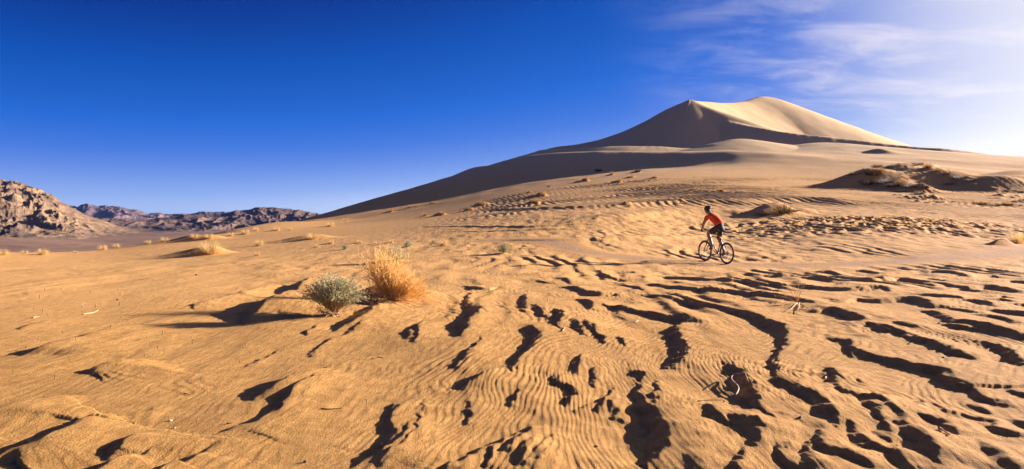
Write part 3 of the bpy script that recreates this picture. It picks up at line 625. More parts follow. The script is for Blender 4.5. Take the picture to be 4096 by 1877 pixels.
def build_sand():
    th = np.concatenate([np.linspace(R(-38), R(38), 860), np.linspace(R(38), R(322), 64)[1:-1]])
    r = np.concatenate([np.geomspace(0.25, 3.5, 22)[:-1], np.geomspace(3.5, 42, 640)[:-1], np.geomspace(42, 160, 290)[:-1], np.geomspace(160, 520, 280)[:-1], np.geomspace(520, 740, 20)])
    TH, RR = np.meshgrid(th, r); x = (RR * np.sin(TH)).ravel(); y = (RR * np.cos(TH)).ravel()
    z = height(x, y); rr = RR.ravel()
    pale = sstep(5, 26, z) * 0.9; fine = sstep(8, 20, rr)  # fine only brightens the sand colour with distance, pale with height
    Fc = grid_faces(len(r), len(th), True)
    V = np.stack([x, y, z], 1)
    c = len(V); V = np.vstack([V, [[0, 0, z[:len(th)].mean()]]]); pale = np.append(pale, 0); fine = np.append(fine, 0)
    ring = np.arange(len(th)); cap = np.stack([np.full(len(th), c), (ring + 1) % len(th), ring, ring], 1)
    Fc = Fc[:, ::-1]
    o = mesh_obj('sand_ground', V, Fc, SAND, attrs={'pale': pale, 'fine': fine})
    struct(o); return o
build_sand()
def build_track():
    Q = TRK; t = np.gradient(Q, axis=0); t /= np.linalg.norm(t, axis=1)[:, None]; nrm = np.stack([-t[:, 1], t[:, 0]], 1)
    fine = np.linspace(0, len(Q) - 1, 260); Qf = np.stack([np.interp(fine, np.arange(len(Q)), Q[:, k]) for k in (0, 1)], 1); nf = np.stack([np.interp(fine, np.arange(len(Q)), nrm[:, k]) for k in (0, 1)], 1)
    s = np.linspace(-1, 1, 25); wd = 1.25 + 0.5 * perlin(fine * 0.15, fine * 0 + 3.3, 71)
    X = Qf[:, None, 0] + nf[:, None, 0] * s[None] * wd[:, None]; Y = Qf[:, None, 1] + nf[:, None, 1] * s[None] * wd[:, None]
    z = height(X.ravel(), Y.ravel()).reshape(X.shape)
    e = np.broadcast_to(1 - np.abs(s) ** 1.5, X.shape)
    z = z + 0.010 - 0.035 * np.broadcast_to(np.abs(s) ** 8, X.shape)
    o = mesh_obj('dirt_track', np.stack([X, Y, z], -1).reshape(-1, 3), grid_faces(260, 25)[:, ::-1] if False else grid_faces(260, 25), track_material(), attrs={'edge': e.ravel()})
    struct(o)
build_track()

# ------------------------------------------------------------------ far plain and mountains
def rock_material(name, a, c, d, scale, bump):
    m, nt, b = mat(name); N = nt.nodes; L = nt.links; b.inputs['Roughness'].default_value = 0.95; b.inputs['Specular IOR Level'].default_value = 0.1
    tc = N.new('ShaderNodeTexCoord'); mp = N.new('ShaderNodeMapping'); mp.inputs['Scale'].default_value = (1, 1, 2.5); L.new(tc.outputs['Object'], mp.inputs[0])
    n = N.new('ShaderNodeTexNoise'); n.inputs['Scale'].default_value = scale; n.inputs['Detail'].default_value = 8; n.inputs['Roughness'].default_value = 0.6; L.new(mp.outputs[0], n.inputs['Vector'])
    n2 = N.new('ShaderNodeTexNoise'); n2.inputs['Scale'].default_value = scale * 7; n2.inputs['Detail'].default_value = 6; L.new(mp.outputs[0], n2.inputs['Vector'])
    r = N.new('ShaderNodeValToRGB'); e = r.color_ramp.elements; e[0].position = .36; e[0].color = (*a, 1); e[1].position = .66; e[1].color = (*d, 1); k = e.new(.5); k.color = (*c, 1)
    L.new(n.outputs['Fac'], r.inputs[0])
    x = N.new('ShaderNodeMix'); x.data_type = 'RGBA'; x.blend_type = 'OVERLAY'; x.inputs['Factor'].default_value = .5; L.new(r.outputs[0], x.inputs[6]); L.new(n2.outputs['Fac'], x.inputs[7]); L.new(x.outputs[2], b.inputs['Base Color'])
    bp = N.new('ShaderNodeBump'); bp.inputs['Distance'].default_value = bump; bp.inputs['Strength'].default_value = .8; L.new(n2.outputs['Fac'], bp.inputs['Height']); L.new(bp.outputs[0], b.inputs['Normal'])
    return m
def plain_z(x, y):
    r = np.hypot(x, y); u = x / np.maximum(y, 1) * F0 + 2048
    return -60 + 7 * sstep(1500, 3400, r) + 18 * sstep(1300, 2100, r) * (1 - sstep(-100, 520, u)) * (y > 0) + 0.6 * perlin(x * .004, y * .004, 81)
def build_plain():
    th = np.concatenate([np.linspace(R(-40), R(0), 220), np.linspace(R(0), R(320), 80)[1:-1]]); r = np.concatenate([np.geomspace(420, 6000, 120)[:-1], np.geomspace(6000, 9700, 8)])
    TH, RR = np.meshgrid(th, r); x = (RR * np.sin(TH)).ravel(); y = (RR * np.cos(TH)).ravel()
    struct(mesh_obj('desert_plain', np.stack([x, y, plain_z(x, y)], 1), grid_faces(len(r), len(th), True)[:, ::-1], rock_material('plain_gravel', (.165, .094, .056), (.205, .119, .070), (.25, .147, .086), .004, 3)))
build_plain()
def build_range(name, sky, foot, Yr, px0, px1, sx, sy, seed, rough, material, cols=520, rows=150, front=0.0):
    pxs = np.linspace(px0, px1, cols); sky = np.array(sky, float)
    skyl = np.interp(pxs, sky[:, 0], sky[:, 1]); u = (pxs - 2048) / F0
    Yridge = Yr(pxs) if callable(Yr) else np.full(cols, Yr); Yfoot = np.interp(pxs, *np.array(foot).T)
    t = np.concatenate([np.linspace(-0.05, 1.0, rows - 30), np.linspace(1.0, 1.8, 31)[1:]])
    Yg = Yfoot[None] + t[:, None] * (Yridge - Yfoot)[None]; Xg = u[None] * Yg
    zf = plain_z(Xg.ravel(), Yg.ravel()).reshape(Xg.shape); Hh = CAMZ + (HOR - skyl) / F0 * Yridge + 60
    a = Xg / sx + 0.35 * perlin(Xg / sx * .8, Yg / sy * .8, seed + 50); c = Yg / sy + 0.5 * Xg / sx + 0.3 * perlin(Xg / sx, Yg / sy, seed + 60)
    rd = ridged(a, c, 6, seed); rd2 = ridged(a * 2.7 + 9, c * 2.2, 4, seed + 20)
    env = np.where(t < 1, np.clip(t, 0, 1) ** 1.15, 1 - (t - 1) * 1.1)[:, None]
    mid = np.clip(np.sin(np.clip(t, 0, 1) * math.pi), 0, 1)[:, None] ** .6
    rq = rough * (1 - .85 * np.clip(t, 0, 1) ** 4)[:, None]
    rd3 = ridged(a * 7.3 + 2, c * 5.1, 3, seed + 30)
    g = np.clip(t * 6, 0, 1)[:, None]
    rel = env * (1 - rq * (1 - rd)) + rough * .45 * mid * (rd - .45) + .20 * rough * (rd2 - .5) * g + .085 * rough * (rd3 - .5) * g
    z = np.maximum(zf - 1 + Hh[None] * np.maximum(rel, -0.02), zf - 2)
    ap = (z - CAMZ) / Yg; k = ap.max(0)
    ker = np.hanning(61); ker /= ker.sum(); tgt = (HOR - skyl) / F0
    fine = tgt + (k - np.convolve(np.pad(k, 30, 'edge'), ker, 'valid')) * 0.2
    sc = (fine * Yridge + 62) / np.maximum(k * Yridge + 62, 5)
    sc = np.convolve(np.pad(np.clip(sc, .2, 4), 30, 'edge'), ker, 'valid'); z = zf + (z - zf) * sc[None]
    z = np.where(t[:, None] <= 0, zf - 3, z)
    return struct(mesh_obj(name, np.stack([Xg, Yg, z], -1).reshape(-1, 3), grid_faces(len(t), cols), material, smooth=True))
build_range('brown_mountain', [(-700,700),(-300,690),(0,719),(23,727),(58,723),(89,737),(122,743),(155,757),(210,783),(248,809),(272,824),(310,844),(357,867),(408,880),(470,905),(540,925),(600,945),(700,965)],
            [(-700,1500),(0,1600),(300,1800),(420,2250),(700,2600)], lambda p: np.interp(p, [-700, 0, 300, 700], [3200, 3100, 2900, 2900]), -650, 640, 165, 240, 3, .28,
            rock_material('brown_rock', (.11, .072, .045), (.20, .125, .066), (.30, .19, .092), .0045, 14), cols=560, rows=170)
build_range('dark_mountain', [(250,960),(320,910),(360,880),(408,874),(505,875),(582,880),(637,872),(710,866),(738,859),(800,860),(854,858),(893,855),(932,845),(970,839),(1000,836),(1039,829),(1070,832),(1103,829),(1132,834),(1202,841),(1248,850),(1311,862),(1330,868),(1349,868),(1450,880),(1600,900)],
            [(250,2500),(600,2700),(900,3000),(1600,3300)], lambda p: np.interp(p, [250, 700, 1100, 1600], [3600, 4000, 4400, 4400]), 250, 1580, 260, 380, 11, .50,
            rock_material('dark_rock', (.075, .050, .040), (.12, .076, .054), (.20, .12, .072), .004, 14), cols=560, rows=150)
build_range('far_mountain', [(150,860),(240,815),(280,820),(310,826),(330,816),(357,818),(392,824),(427,823),(466,826),(516,834),(559,844),(594,853),(633,849),(660,856),(687,857),(722,855),(757,857),(796,846),(827,848),(858,848),(897,848),(1000,860),(1150,866)],
            [(150,6000),(1150,6000)], 8200, 150, 1150, 700, 1100, 23, .6,
            rock_material('far_rock', (.10, .070, .068), (.15, .10, .09), (.21, .14, .11), .0018, 30), cols=420, rows=110)

# ------------------------------------------------------------------ shape helpers
class MB:
    def __init__(s): s.v = []; s.f = []
    def tube(s, pts, radii, n=6, cap=True):
        pts = [Vector(p) for p in pts]; base = len(s.v); up = None
        if isinstance(radii, (int, float)): radii = [radii] * len(pts)
        for i, p in enumerate(pts):
            d = (pts[min(i + 1, len(pts) - 1)] - pts[max(i - 1, 0)]); d = d.normalized() if d.length > 1e-9 else Vector((0, 0, 1))
            if up is None: up = d.orthogonal().normalized()
            up = (up - d * up.dot(d)); up = up.normalized() if up.length > 1e-6 else d.orthogonal().normalized()
            w = d.cross(up)
            for k in range(n):
                a = 2 * math.pi * k / n; s.v.append(tuple(p + (up * math.cos(a) + w * math.sin(a)) * radii[i]))
        for i in range(len(pts) - 1):
            for k in range(n): s.f.append((base + i * n + k, base + i * n + (k + 1) % n, base + (i + 1) * n + (k + 1) % n, base + (i + 1) * n + k))
        if cap and n > 2:
            s.f.append(tuple(base + k for k in range(n))[::-1]); s.f.append(tuple(base + (len(pts) - 1) * n + k for k in range(n)))
        return s
    def torus(s, c, axis, Rm, r, n=40, m=8, sx=1.0):
        c = Vector(c); ax = Vector(axis).normalized(); u = ax.orthogonal().normalized(); w = ax.cross(u); base = len(s.v)
        for i in range(n):
            a = 2 * math.pi * i / n; rad = u * math.cos(a) + w * math.sin(a)
            for k in range(m):
                b = 2 * math.pi * k / m; s.v.append(tuple(c + rad * (Rm + r * math.cos(b)) + ax * (r * sx * math.sin(b))))
        for i in range(n):
            for k in range(m): s.f.append((base + i * m + k, base + ((i + 1) % n) * m + k, base + ((i + 1) % n) * m + (k + 1) % m, base + i * m + (k + 1) % m))
        return s
    def ell(s, c, rad, rot=None, n=14, m=9, z0=-1.0, jit=0.0):
        base = len(s.v); c = Vector(c); rot = rot or Matrix.Identity(3)
        for j in range(m + 1):
            th = math.pi * j / m; zz = max(math.cos(th), z0); q = math.sqrt(max(0, 1 - zz * zz)) if zz > z0 else math.sqrt(max(0, 1 - z0 * z0)) * math.sin(th) / max(math.sin(math.acos(z0)), 1e-6)
            for i in range(n):
                a = 2 * math.pi * i / n; k = 1 + random.uniform(-jit, jit)
                s.v.append(tuple(c + rot @ Vector((rad[0] * q * math.cos(a) * k, rad[1] * q * math.sin(a) * k, rad[2] * zz * k))))
        for j in range(m):
            for i in range(n): s.f.append((base + j * n + i, base + (j + 1) * n + i, base + (j + 1) * n + (i + 1) % n, base + j * n + (i + 1) % n))
        return s
    def blade(s, pts, w, side):
        base = len(s.v); side = Vector(side)
        for i, p in enumerate(pts):
            ww = w * (1 - 0.75 * i / (len(pts) - 1)); s.v.append(tuple(Vector(p) - side * ww)); s.v.append(tuple(Vector(p) + side * ww))
        for i in range(len(pts) - 1): s.f.append((base + 2 * i, base + 2 * i + 1, base + 2 * i + 3, base + 2 * i + 2))
        return s
    def build(s, name, m, parent=None, smooth=True): return mesh_obj(name, s.v, s.f, m, parent, smooth)
def empty(name, loc, rz=0):
    o = bpy.data.objects.new(name, None); COL.objects.link(o); o.location = loc; o.rotation_euler = (0, 0, rz); o.empty_display_size = .1; return o
def plant_mat(name, lo, hi, trans=0.35, scale=8):
    m, nt, b = mat(name); N = nt.nodes; L = nt.links; b.inputs['Roughness'].default_value = .75; b.inputs['Specular IOR Level'].default_value = .2
    tc = N.new('ShaderNodeTexCoord'); n = N.new('ShaderNodeTexNoise'); n.inputs['Scale'].default_value = scale; n.inputs['Detail'].default_value = 3; L.new(tc.outputs['Object'], n.inputs['Vector'])
    r = N.new('ShaderNodeMapRange'); r.inputs['From Min'].default_value = .35; r.inputs['From Max'].default_value = .65; L.new(n.outputs['Fac'], r.inputs['Value'])
    x = N.new('ShaderNodeMix'); x.data_type = 'RGBA'; x.inputs[6].default_value = (*lo, 1); x.inputs[7].default_value = (*hi, 1); L.new(r.outputs[0], x.inputs['Factor']); L.new(x.outputs[2], b.inputs['Base Color'])
    t = N.new('ShaderNodeBsdfTranslucent'); L.new(x.outputs[2], t.inputs['Color']); sm = N.new('ShaderNodeMixShader'); sm.inputs[0].default_value = trans
    L.new(b.outputs[0], sm.inputs[1]); L.new(t.outputs[0], sm.inputs[2]); L.new(sm.outputs[0], N['Material Output'].inputs['Surface']); return m
STRAW = plant_mat('straw', (.64, .42, .15), (.86, .64, .29), .35); GOLD = plant_mat('golden_twig', (.76, .49, .14), (.93, .68, .27), .35); BROWN = plant_mat('brown_straw', (.34, .20, .07), (.56, .34, .12), .3); SAGE = plant_mat('sage_leaf', (.23, .225, .10), (.57, .53, .29), .25, 14)
SCRUB = plant_mat('scrub', (.085, .052, .020), (.23, .135, .048), .2); TWIG = plant_mat('dead_wood', (.42, .26, .11), (.66, .47, .25), .05); DARKT = plant_mat('dark_twig', (.10, .06, .03), (.17, .10, .05), 0)
PALEW = plant_mat('pale_wood', (.44, .31, .17), (.62, .47, .29), 0)
def rv(a): return Vector((random.gauss(0, a), random.gauss(0, a), random.gauss(0, a)))
def stem(start, d, L, n=6, wob=.12, droop=0.0):
    p = Vector(start); d = Vector(d).normalized(); out = [p.copy()]
    for i in range(n):
        d = (d + rv(wob) + Vector((0, 0, -droop))).normalized(); p = p + d * (L / n); out.append(p.copy())
    return out
# ------------------------------------------------------------------ plants: three or so of each kind, then copies
def proto_tuft(seed):
    random.seed(seed); b = MB()
    for i in range(330):
        a = random.uniform(0, 2 * math.pi); r = .30 * math.sqrt(random.random()); tilt = random.uniform(.05, 1.15) * (.4 + r * 2.2)
        d = Vector((math.cos(a) * math.sin(tilt), math.sin(a) * math.sin(tilt), math.cos(tilt))); L = random.uniform(.45, 1.05) * (1 - .25 * min(tilt, 1))
        P = stem((r * math.cos(a), r * math.sin(a), -.05), d, L, 3, .10, .05)
        b.blade(P, random.uniform(.008, .016), Vector((-math.sin(a), math.cos(a), random.uniform(-.4, .4))).normalized())
    return b
def proto_sage(seed):
    random.seed(seed); b = MB()
    for i in range(110):
        a = random.uniform(0, 2 * math.pi); t = random.uniform(.0, 1.25); d = Vector((math.cos(a) * math.sin(t), math.sin(a) * math.sin(t), math.cos(t) + .12)); L = random.uniform(.6, 1.0)
        P = stem((0, 0, 0), d, L, 5, .13)
        b.blade(P, .006, d.orthogonal())
        for q in P[2:]:
            for _ in range(5):
                c = q + rv(.05); u = rv(1).normalized(); b.blade([c, c + u * random.uniform(.04, .09)], random.uniform(.012, .022), u.orthogonal())
    return b
def proto_scrub(seed):
    random.seed(seed); b = MB()
    for i in range(240):
        a = random.uniform(0, 2 * math.pi); r = .45 * math.sqrt(random.random()); t = random.uniform(.1, 1.3)
        d = Vector((math.cos(a) * math.sin(t), math.sin(a) * math.sin(t), math.cos(t))); P = stem((r * math.cos(a), r * math.sin(a), -.05), d, random.uniform(.35, .95), 4, .25)
        b.blade(P, random.uniform(.012, .024), d.orthogonal())
    return b
PROTO = {'g': [proto_tuft(100 + k) for k in range(4)], 'b': [proto_tuft(140 + k) for k in range(3)], 's': [proto_sage(200 + k) for k in range(3)], 'd': [proto_scrub(300 + k) for k in range(4)]}
PM = {'b': BROWN, 'g': STRAW, 's': SAGE, 'd': SCRUB}; PNAME = {'b': 'grass_tuft', 'g': 'grass_tuft', 's': 'grey_bush', 'd': 'desert_shrub'}; PCAT = {'b': 'grass tuft', 'g': 'grass tuft', 's': 'bush', 'd': 'shrub'}
PMESH = {}
def hit_full(px, py):
    u = (px - 2048) / F0; v = (HOR - py) / F0
    Y = np.exp(np.linspace(math.log(3.5), math.log(300), 3000)); z = height(u * Y, Y); b = np.nonzero(CAMZ + v * Y <= z)[0]
    i = b[0] if len(b) else int(np.argmin(CAMZ + v * Y - z)); return u * Y[i], float(Y[i]), float(z[i])
def place_plants():
    random.seed(5); cnt = {}
    for n, (px, py, hpx, kind, asp, mf, lab, grp) in enumerate(PLANTS):
        if grp in (G_SLOPE, G_HUM) and kind == 'g': kind = 'b'
        X, Y, Z = hit_full(px, py - hpx * 0.12); hm = hpx / F0 * Y * (1.12 if grp != G_HUM else 1.5) * (random.uniform(.8, 1.25) if grp in (G_LEFT, G_MID, G_SLOPE) else 1); k = cnt.get(kind, 0); cnt[kind] = k + 1; v = k % len(PROTO[kind])
        key = (kind, v)
        if key not in PMESH:
            o = PROTO[kind][v].build(PNAME[kind], PM[kind]); PMESH[key] = o.data
        else:
            o = bpy.data.objects.new(PNAME[kind], PMESH[key]); COL.objects.link(o)
        o.location = (X, Y, Z - .02 * hm); w = hm * (.45 + .55 * min(asp, 3.5)) * .9; o.scale = (w, max(hm * .9, min(w, hm * 1.5)), hm); o.rotation_euler = (0, 0, random.uniform(-.5, .5) if asp > 1.7 else random.uniform(0, 6.28))
        tag(o, lab, PCAT[kind], grp)
place_plants()
def near_bushes():
    # tall dry bush
    X, Y, Z = hit_full(1562, 1190); s = Y / F0; random.seed(11)
    root = empty('dry_bush', (X, Y, Z - .02)); tag(root, 'tall golden dry bush with glowing twigs, on the mound behind the near grey-green bush', 'bush')
    br = MB(); tw = MB()
    for i in range(370):
        if i < 190: base = Vector((random.gauss(-.03, .08), random.gauss(0, .07), 0)); d = Vector((random.gauss(-.20, .17), random.gauss(0, .22), 1)); L = random.uniform(.40, .90); dr = 0
        elif i < 310: base = Vector((random.gauss(.12, .10), random.gauss(0, .09), 0)); d = Vector((random.gauss(.55, .35), random.gauss(0, .35), .75)); L = random.uniform(.25, .50); dr = .03
        else: base = Vector((random.gauss(0, .10), random.gauss(0, .10), .02)); d = Vector((random.gauss(.1, .9), random.gauss(0, .9), .35)); L = random.uniform(.15, .34); dr = .02
        P = stem(base, d, L, 7, .13, dr); br.tube(P, [.0048 * (1 - .7 * k / 7) for k in range(8)], 3, False)
        for q in P[2:]:
            for _ in range(2):
                dd = (P[-1] - P[0]).normalized() + rv(.48); Q = stem(q, dd, random.uniform(.06, .17), 3, .2); tw.tube(Q, [.0026, .0022, .0017, .0011], 3, False)
    br.build('branches', GOLD, root, False); o = tw.build('fine_twigs', GOLD, root, False); o['kind'] = 'stuff'
    for pts in [[(.22, 0, .10), (.33, -.03, .07), (.42, -.05, .02), (.52, -.06, -.03)], [(.02, 0, .30), (.12, -.02, .36), (.22, -.03, .42)], [(-.05, 0, .22), (-.16, .02, .27), (-.27, .02, .33)]]:
        MB().tube(pts, [.007, .006, .005, .003][:len(pts)], 5).build('dead_branch', TWIG, root)
    # grey-green bush in front
    X, Y, Z = hit_full(1345, 1262); random.seed(12)
    root = empty('grey_green_bush', (X, Y, Z - .01)); tag(root, 'near grey-green bush with bare trunk and dead twigs, in front of the tall golden bush', 'bush')
    br = MB(); lf = MB(); dd_ = MB()
    br.tube([(0, 0, -.03), (0, 0, .05), (-.005, 0, .10)], [.020, .017, .015], 7)
    cen = Vector((-.04, 0.02, .38)); rad = Vector((.48, .40, .36))
    for i in range(330):
        u = rv(1).normalized(); u.z = abs(u.z) * 1.1 - .45; tip = cen + Vector((u.x * rad.x, u.y * rad.y, u.z * rad.z)) * random.uniform(.70, 1.10) * (1 + .22 * math.sin(3 * math.atan2(u.y, u.x) + 1) * math.sin(5 * u.z + 2 * u.x))
        st = Vector((random.gauss(0, .015), random.gauss(0, .015), random.uniform(.02, .11))); mid = st.lerp(tip, .5) + Vector((0, 0, .05)) + rv(.02)
        P = [st, st.lerp(mid, .5) + rv(.012), mid, mid.lerp(tip, .5) + rv(.015) + Vector((0, 0, .01)), tip]
        br.tube(P, [.0045, .0038, .003, .002, .0012], 3, False)
        for t in np.linspace(1.4, 4, 20):
            k = int(min(t, 3.99)); q = P[k].lerp(P[k + 1], t - k) + rv(.012); w = ((P[4] - P[2]).normalized() + rv(.7)).normalized()
            L = random.uniform(.022, .042); lf.blade([q, q + w * L * .55, q + w * L], random.uniform(.0042, .0072), w.cross(rv(1)).normalized())
    for i in range(70):
        st = Vector((random.uniform(-.20, .05), random.uniform(-.12, .02), random.uniform(-.02, .06))); P = stem(st, (random.gauss(-.25, .7), random.gauss(-.3, .5), random.gauss(.35, .4)), random.uniform(.12, .30), 7, .42, .02); dd_.tube(P, [.0055 * (1 - .6 * k / 7) for k in range(8)], 3, False)
    for i in range(26):
        st = Vector((random.uniform(.10, .26), random.uniform(-.1, .1), random.uniform(.16, .34))); P = stem(st, (.7, random.gauss(0, .5), random.gauss(-.1, .5)), random.uniform(.06, .17), 5, .4, .03); dd_.tube(P, [.003 * (1 - .6 * k / 5) for k in range(6)], 3, False)
    br.build('branches', TWIG, root, False); o = lf.build('foliage', SAGE, root, False); o['kind'] = 'stuff'; dd_.build('dead_twigs', TWIG, root, False)
near_bushes()
def near_litter():
    def tpt(k, x, y):
        ox, oy = ((0, 1077), (1024, 1077), (2048, 1077), (3072, 1077), (0, 1477), (1024, 1477), (2048, 1477), (3072, 1477))[k - 1]; return ox + x / SC, oy + y / SC
    random.seed(21)
    # small broken twigs standing in the sand, with a copy loop
    base = []
    for k in range(4):
        b = MB(); h = 1.0; P = stem((0, 0, -.3), (random.gauss(0, .12), random.gauss(0, .12), 1), 1.3, 4, .08); b.tube(P, [.05, .045, .04, .035, .03], 4)
        if k % 2: b.tube(stem(P[3], (random.choice((-1, 1)) * .8, .2, .5), .5, 3, .2), [.035, .03, .025, .02], 4)
        base.append(b)
    meshes = [None] * 4
    TW = [(1,395,290,35),(1,448,215,25),(1,962,390,40),(1,425,440,35),(1,335,412,25),(1,480,475,22),(1,305,545,20),(1,630,650,30),(1,757,710,35),(1,1112,608,45),(1,1195,370,45),(1,1420,382,20),(1,1628,660,45),(1,1662,650,30),(1,1470,700,30),(1,1583,806,40),(1,1515,778,35),(1,1935,750,50),(1,1648,862,35),(1,1452,885,30),(1,703,930,25),(1,938,900,25),(1,2408,950,40),(1,213,838,40),(1,905,240,30),(1,1180,210,20),(1,615,215,25),(1,1385,235,15),(1,1310,325,15),(1,2265,770,25),(1,2470,775,30),
          (5,133,35,35),(5,467,96,30),(5,552,105,45),(5,296,275,20),(5,868,25,25),(5,367,645,50),(5,293,745,40),(5,1980,548,45),(5,1752,145,20),(5,1568,265,12),(5,1566,556,20),(5,2095,270,45),(6,1106,368,70),(6,1578,160,45),(6,1572,95,30),(6,1840,175,80),(6,1258,792,50),(6,1345,320,20),(3,357,325,30),(3,540,250,30),(3,2412,320,35),(3,540,232,20),(4,1255,465,22),(4,1845,880,35),(4,1668,820,30),(8,1667,262,45),(8,218,295,50),(4,835,355,30)]
    LM = [('the white shell fragment', 682, 1686), ('the long pale stick', 362, 1254), ('the trunk of the near grey-green bush', 1345, 1262), ('the white bent branch', 2945, 1560), ('the foot of the dead sapling', 3189, 1213), ('the two white pebbles at the left edge', 145, 1362), ('the dark stone at the bottom edge', 1220, 1850)]
    ORD = ['closest', 'second closest', 'third closest', 'fourth closest', 'fifth closest', 'sixth closest', 'seventh closest', 'eighth closest', 'ninth closest', 'tenth closest', 'eleventh closest', 'twelfth closest']
    bins = {}
    for i, (k, x, y, h) in enumerate(TW):
        px, py = tpt(k, x, y); j = min(range(len(LM)), key=lambda j: (px - LM[j][1]) ** 2 + (py - LM[j][2]) ** 2); dx, dy = px - LM[j][1], py - LM[j][2]
        side = ('right of' if dx > 0 else 'left of') if abs(dx) > abs(dy) else ('below' if dy > 0 else 'above'); bins.setdefault((j, side), []).append((dx * dx + dy * dy, i))
    LAB = {i: 'dark upright twig ' + ORD[min(n, 11)] + ' ' + side + ' ' + LM[j][0] for (j, side), v in bins.items() for n, (_, i) in enumerate(sorted(v))}
    for i, (k, x, y, h) in enumerate(TW):
        px, py = tpt(k, x, y); X, Y, Z = hit_full(px, py); hm = h / SC / F0 * Y; v = i % 4
        if meshes[v] is None: o = base[v].build('twig', DARKT); meshes[v] = o.data
        else: o = bpy.data.objects.new('twig', meshes[v]); COL.objects.link(o)
        o.location = (X, Y, Z); o.scale = (hm, hm, hm); o.rotation_euler = (0, 0, random.uniform(0, 6.28))
        tag(o, LAB[i], 'twig', 'broken twigs standing in the sand')
    def lying(k, pts, r, m, name, label, cat, lift=.006, n=5, lifts=None):
        b = MB(); P = []
        for i, (x, y) in enumerate(pts):
            px, py = tpt(k, x, y)
            X, Y, Z = hit_full(px, py); P.append(Vector((X, Y, Z + lift + (lifts[i] if lifts else 0))))
        o = P[0].copy(); Q = catmull(np.array([list(p - o) for p in P]), 3); b.tube([tuple(q) for q in Q], [r * (1 - .5 * i / (len(Q) - 1)) for i in range(len(Q))], n)
        ob = b.build(name, m); ob.location = o; tag(ob, label, cat); return ob
    lying(1, [(835,458),(880,452),(940,440),(990,417)],   .008, PALEW, 'stick', 'long pale stick lying on the smooth sand left of the bushes', 'stick')
    lying(1, [(335,495),(360,484),(395,481)], .008, PALEW, 'stick', 'short pale stick lying near the left edge below the upright sprig', 'stick')
    lying(1, [(210,835),(180,830),(150,828)], .004, DARKT, 'stick', 'thin dark stick lying near the left edge under two pale pebbles', 'stick')
    lying(6, [(655,405),(720,412),(800,405),(870,400)], .005, DARKT, 'stick', 'thin curved dark rod in place of the shadow left of the tallest upright twig', 'stick')  # dark rod modelled where only the upright twig's cast shadow lies
    lying(7, [(2240,300),(2280,240),(2268,212),(2218,160),(2212,118),(2250,104),(2310,114),(2345,100),(2380,145)], .006, PALEW, 'bent_branch', 'white bent branch hooked over the dark hollow in the right foreground', 'branch', .01, 6, [0, .02, .03, .03, .03, .04, .05, .04, .0])
    lying(7, [(1870,330),(1960,320),(2060,318),(2140,320),(2145,340)], .004, DARKT, 'stick', 'thin dark rod in place of a twig shadow on sand left of the white bent branch', 'stick')  # a twig's shadow on the sand, built as a dark rod
    lying(8, [(1735,610),(1770,640),(1830,680)], .007, PALEW, 'stick', 'pale twig across a dark furrow at the lower right', 'stick', .012)
    lying(3, [(505,630),(525,605),(530,588)], .007, PALEW, 'stick', 'small pale twig by the two dark hollows in the centre foreground', 'stick')
    lying(2, [(1170,910),(1215,890),(1275,898)], .005, DARKT, 'stick', 'forked dark twig lying below the beaded ripples in the centre foreground', 'stick')
    lying(3, [(1235,540),(1275,520)], .006, PALEW, 'stick', 'little pale twig above the long dark slip face in the centre', 'stick')
    lying(2, [(1110,95),(1150,100),(1190,120)], .006, TWIG, 'stick', 'pale root tip poking out of the sand beside the dry bush', 'stick', .03)
    lying(8, [(320,495),(345,482),(365,478)], .009, DARKT, 'stick', 'dark stub lying under the long dark slip face at the lower right', 'stick')
    lying(8, [(570,100),(590,82),(612,72)], .008, PALEW, 'stick', 'pale stub at the tip of a dark hollow in the right foreground', 'stick')
    lying(5, [(1850,248),(1880,258),(1908,266)], .004, DARKT, 'stick', 'thin dark twig lying on smooth sand in the left centre foreground', 'stick')
    lying(5, [(2280,556),(2320,552),(2340,545)], .006, DARKT, 'stick', 'dark curled twig lying right of the white shell fragment', 'stick')
    # upright pale sprig on the left
    b = MB(); px, py = tpt(1, 830, 385); X, Y, Z = hit_full(px, py); random.seed(4)
    for i in range(9): b.tube(stem((random.gauss(0, .01), 0, -.01), (random.gauss(0, .35), random.gauss(0, .3), 1), random.uniform(.06, .12), 5, .25), [.003, .0027, .0024, .002, .0016, .0012], 4)
    o = b.build('dry_sprig', PALEW); o.location = (X, Y, Z); tag(o, 'pale dry sprig standing alone above the long pale stick', 'sprig')
    # the dead sapling on the right
    px, py = tpt(4, 295, 345); X, Y, Z = hit_full(px, py); s = Y / F0 / SC; root = empty('dead_sapling', (X, Y, Z)); tag(root, 'thin dead sapling with pale exposed roots on the right-hand sand ridges', 'dead plant')
    b = MB(); r_ = MB(); random.seed(9)
    for tx, ty in [(0,285),(-80,250),(-150,190),(-210,130),(60,160),(90,230),(-30,200),(-260,90),(-190,60),(20,120)]:
        tip = Vector((tx * s, random.gauss(0, .06), ty * s)); P = [Vector((0, 0, .01))] + [Vector((0, 0, 0)).lerp(tip, t) + rv(.008) + Vector((0, 0, .03 * math.sin(t * 3.1))) for t in (.25, .5, .75)] + [tip]
        b.tube(P, [.0042, .0036, .003, .0024, .0016], 4)
        for q in P[2:]: b.tube(stem(q, (random.gauss(0, .5), random.gauss(0, .4), 1), random.uniform(.04, .09), 3, .2), [.002, .0018, .0015, .001], 3)
    for pts in [[(0,0),(-60,-60),(-140,-95)],[(20,0),(15,-60),(-10,-120)],[(30,5),(80,-40),(160,-90)]]:
        Q = []
        for x, y in pts:
            a, c = tpt(4, 295 + x, 345 - y); X2, Y2, Z2 = hit_full(a, c); Q.append(Vector((X2 - X, Y2 - Y, Z2 - Z + .012)))
        r_.tube(Q, [.005, .0045, .003], 5)
    b.build('branches', STRAW, root); r_.build('roots', PALEW, root)
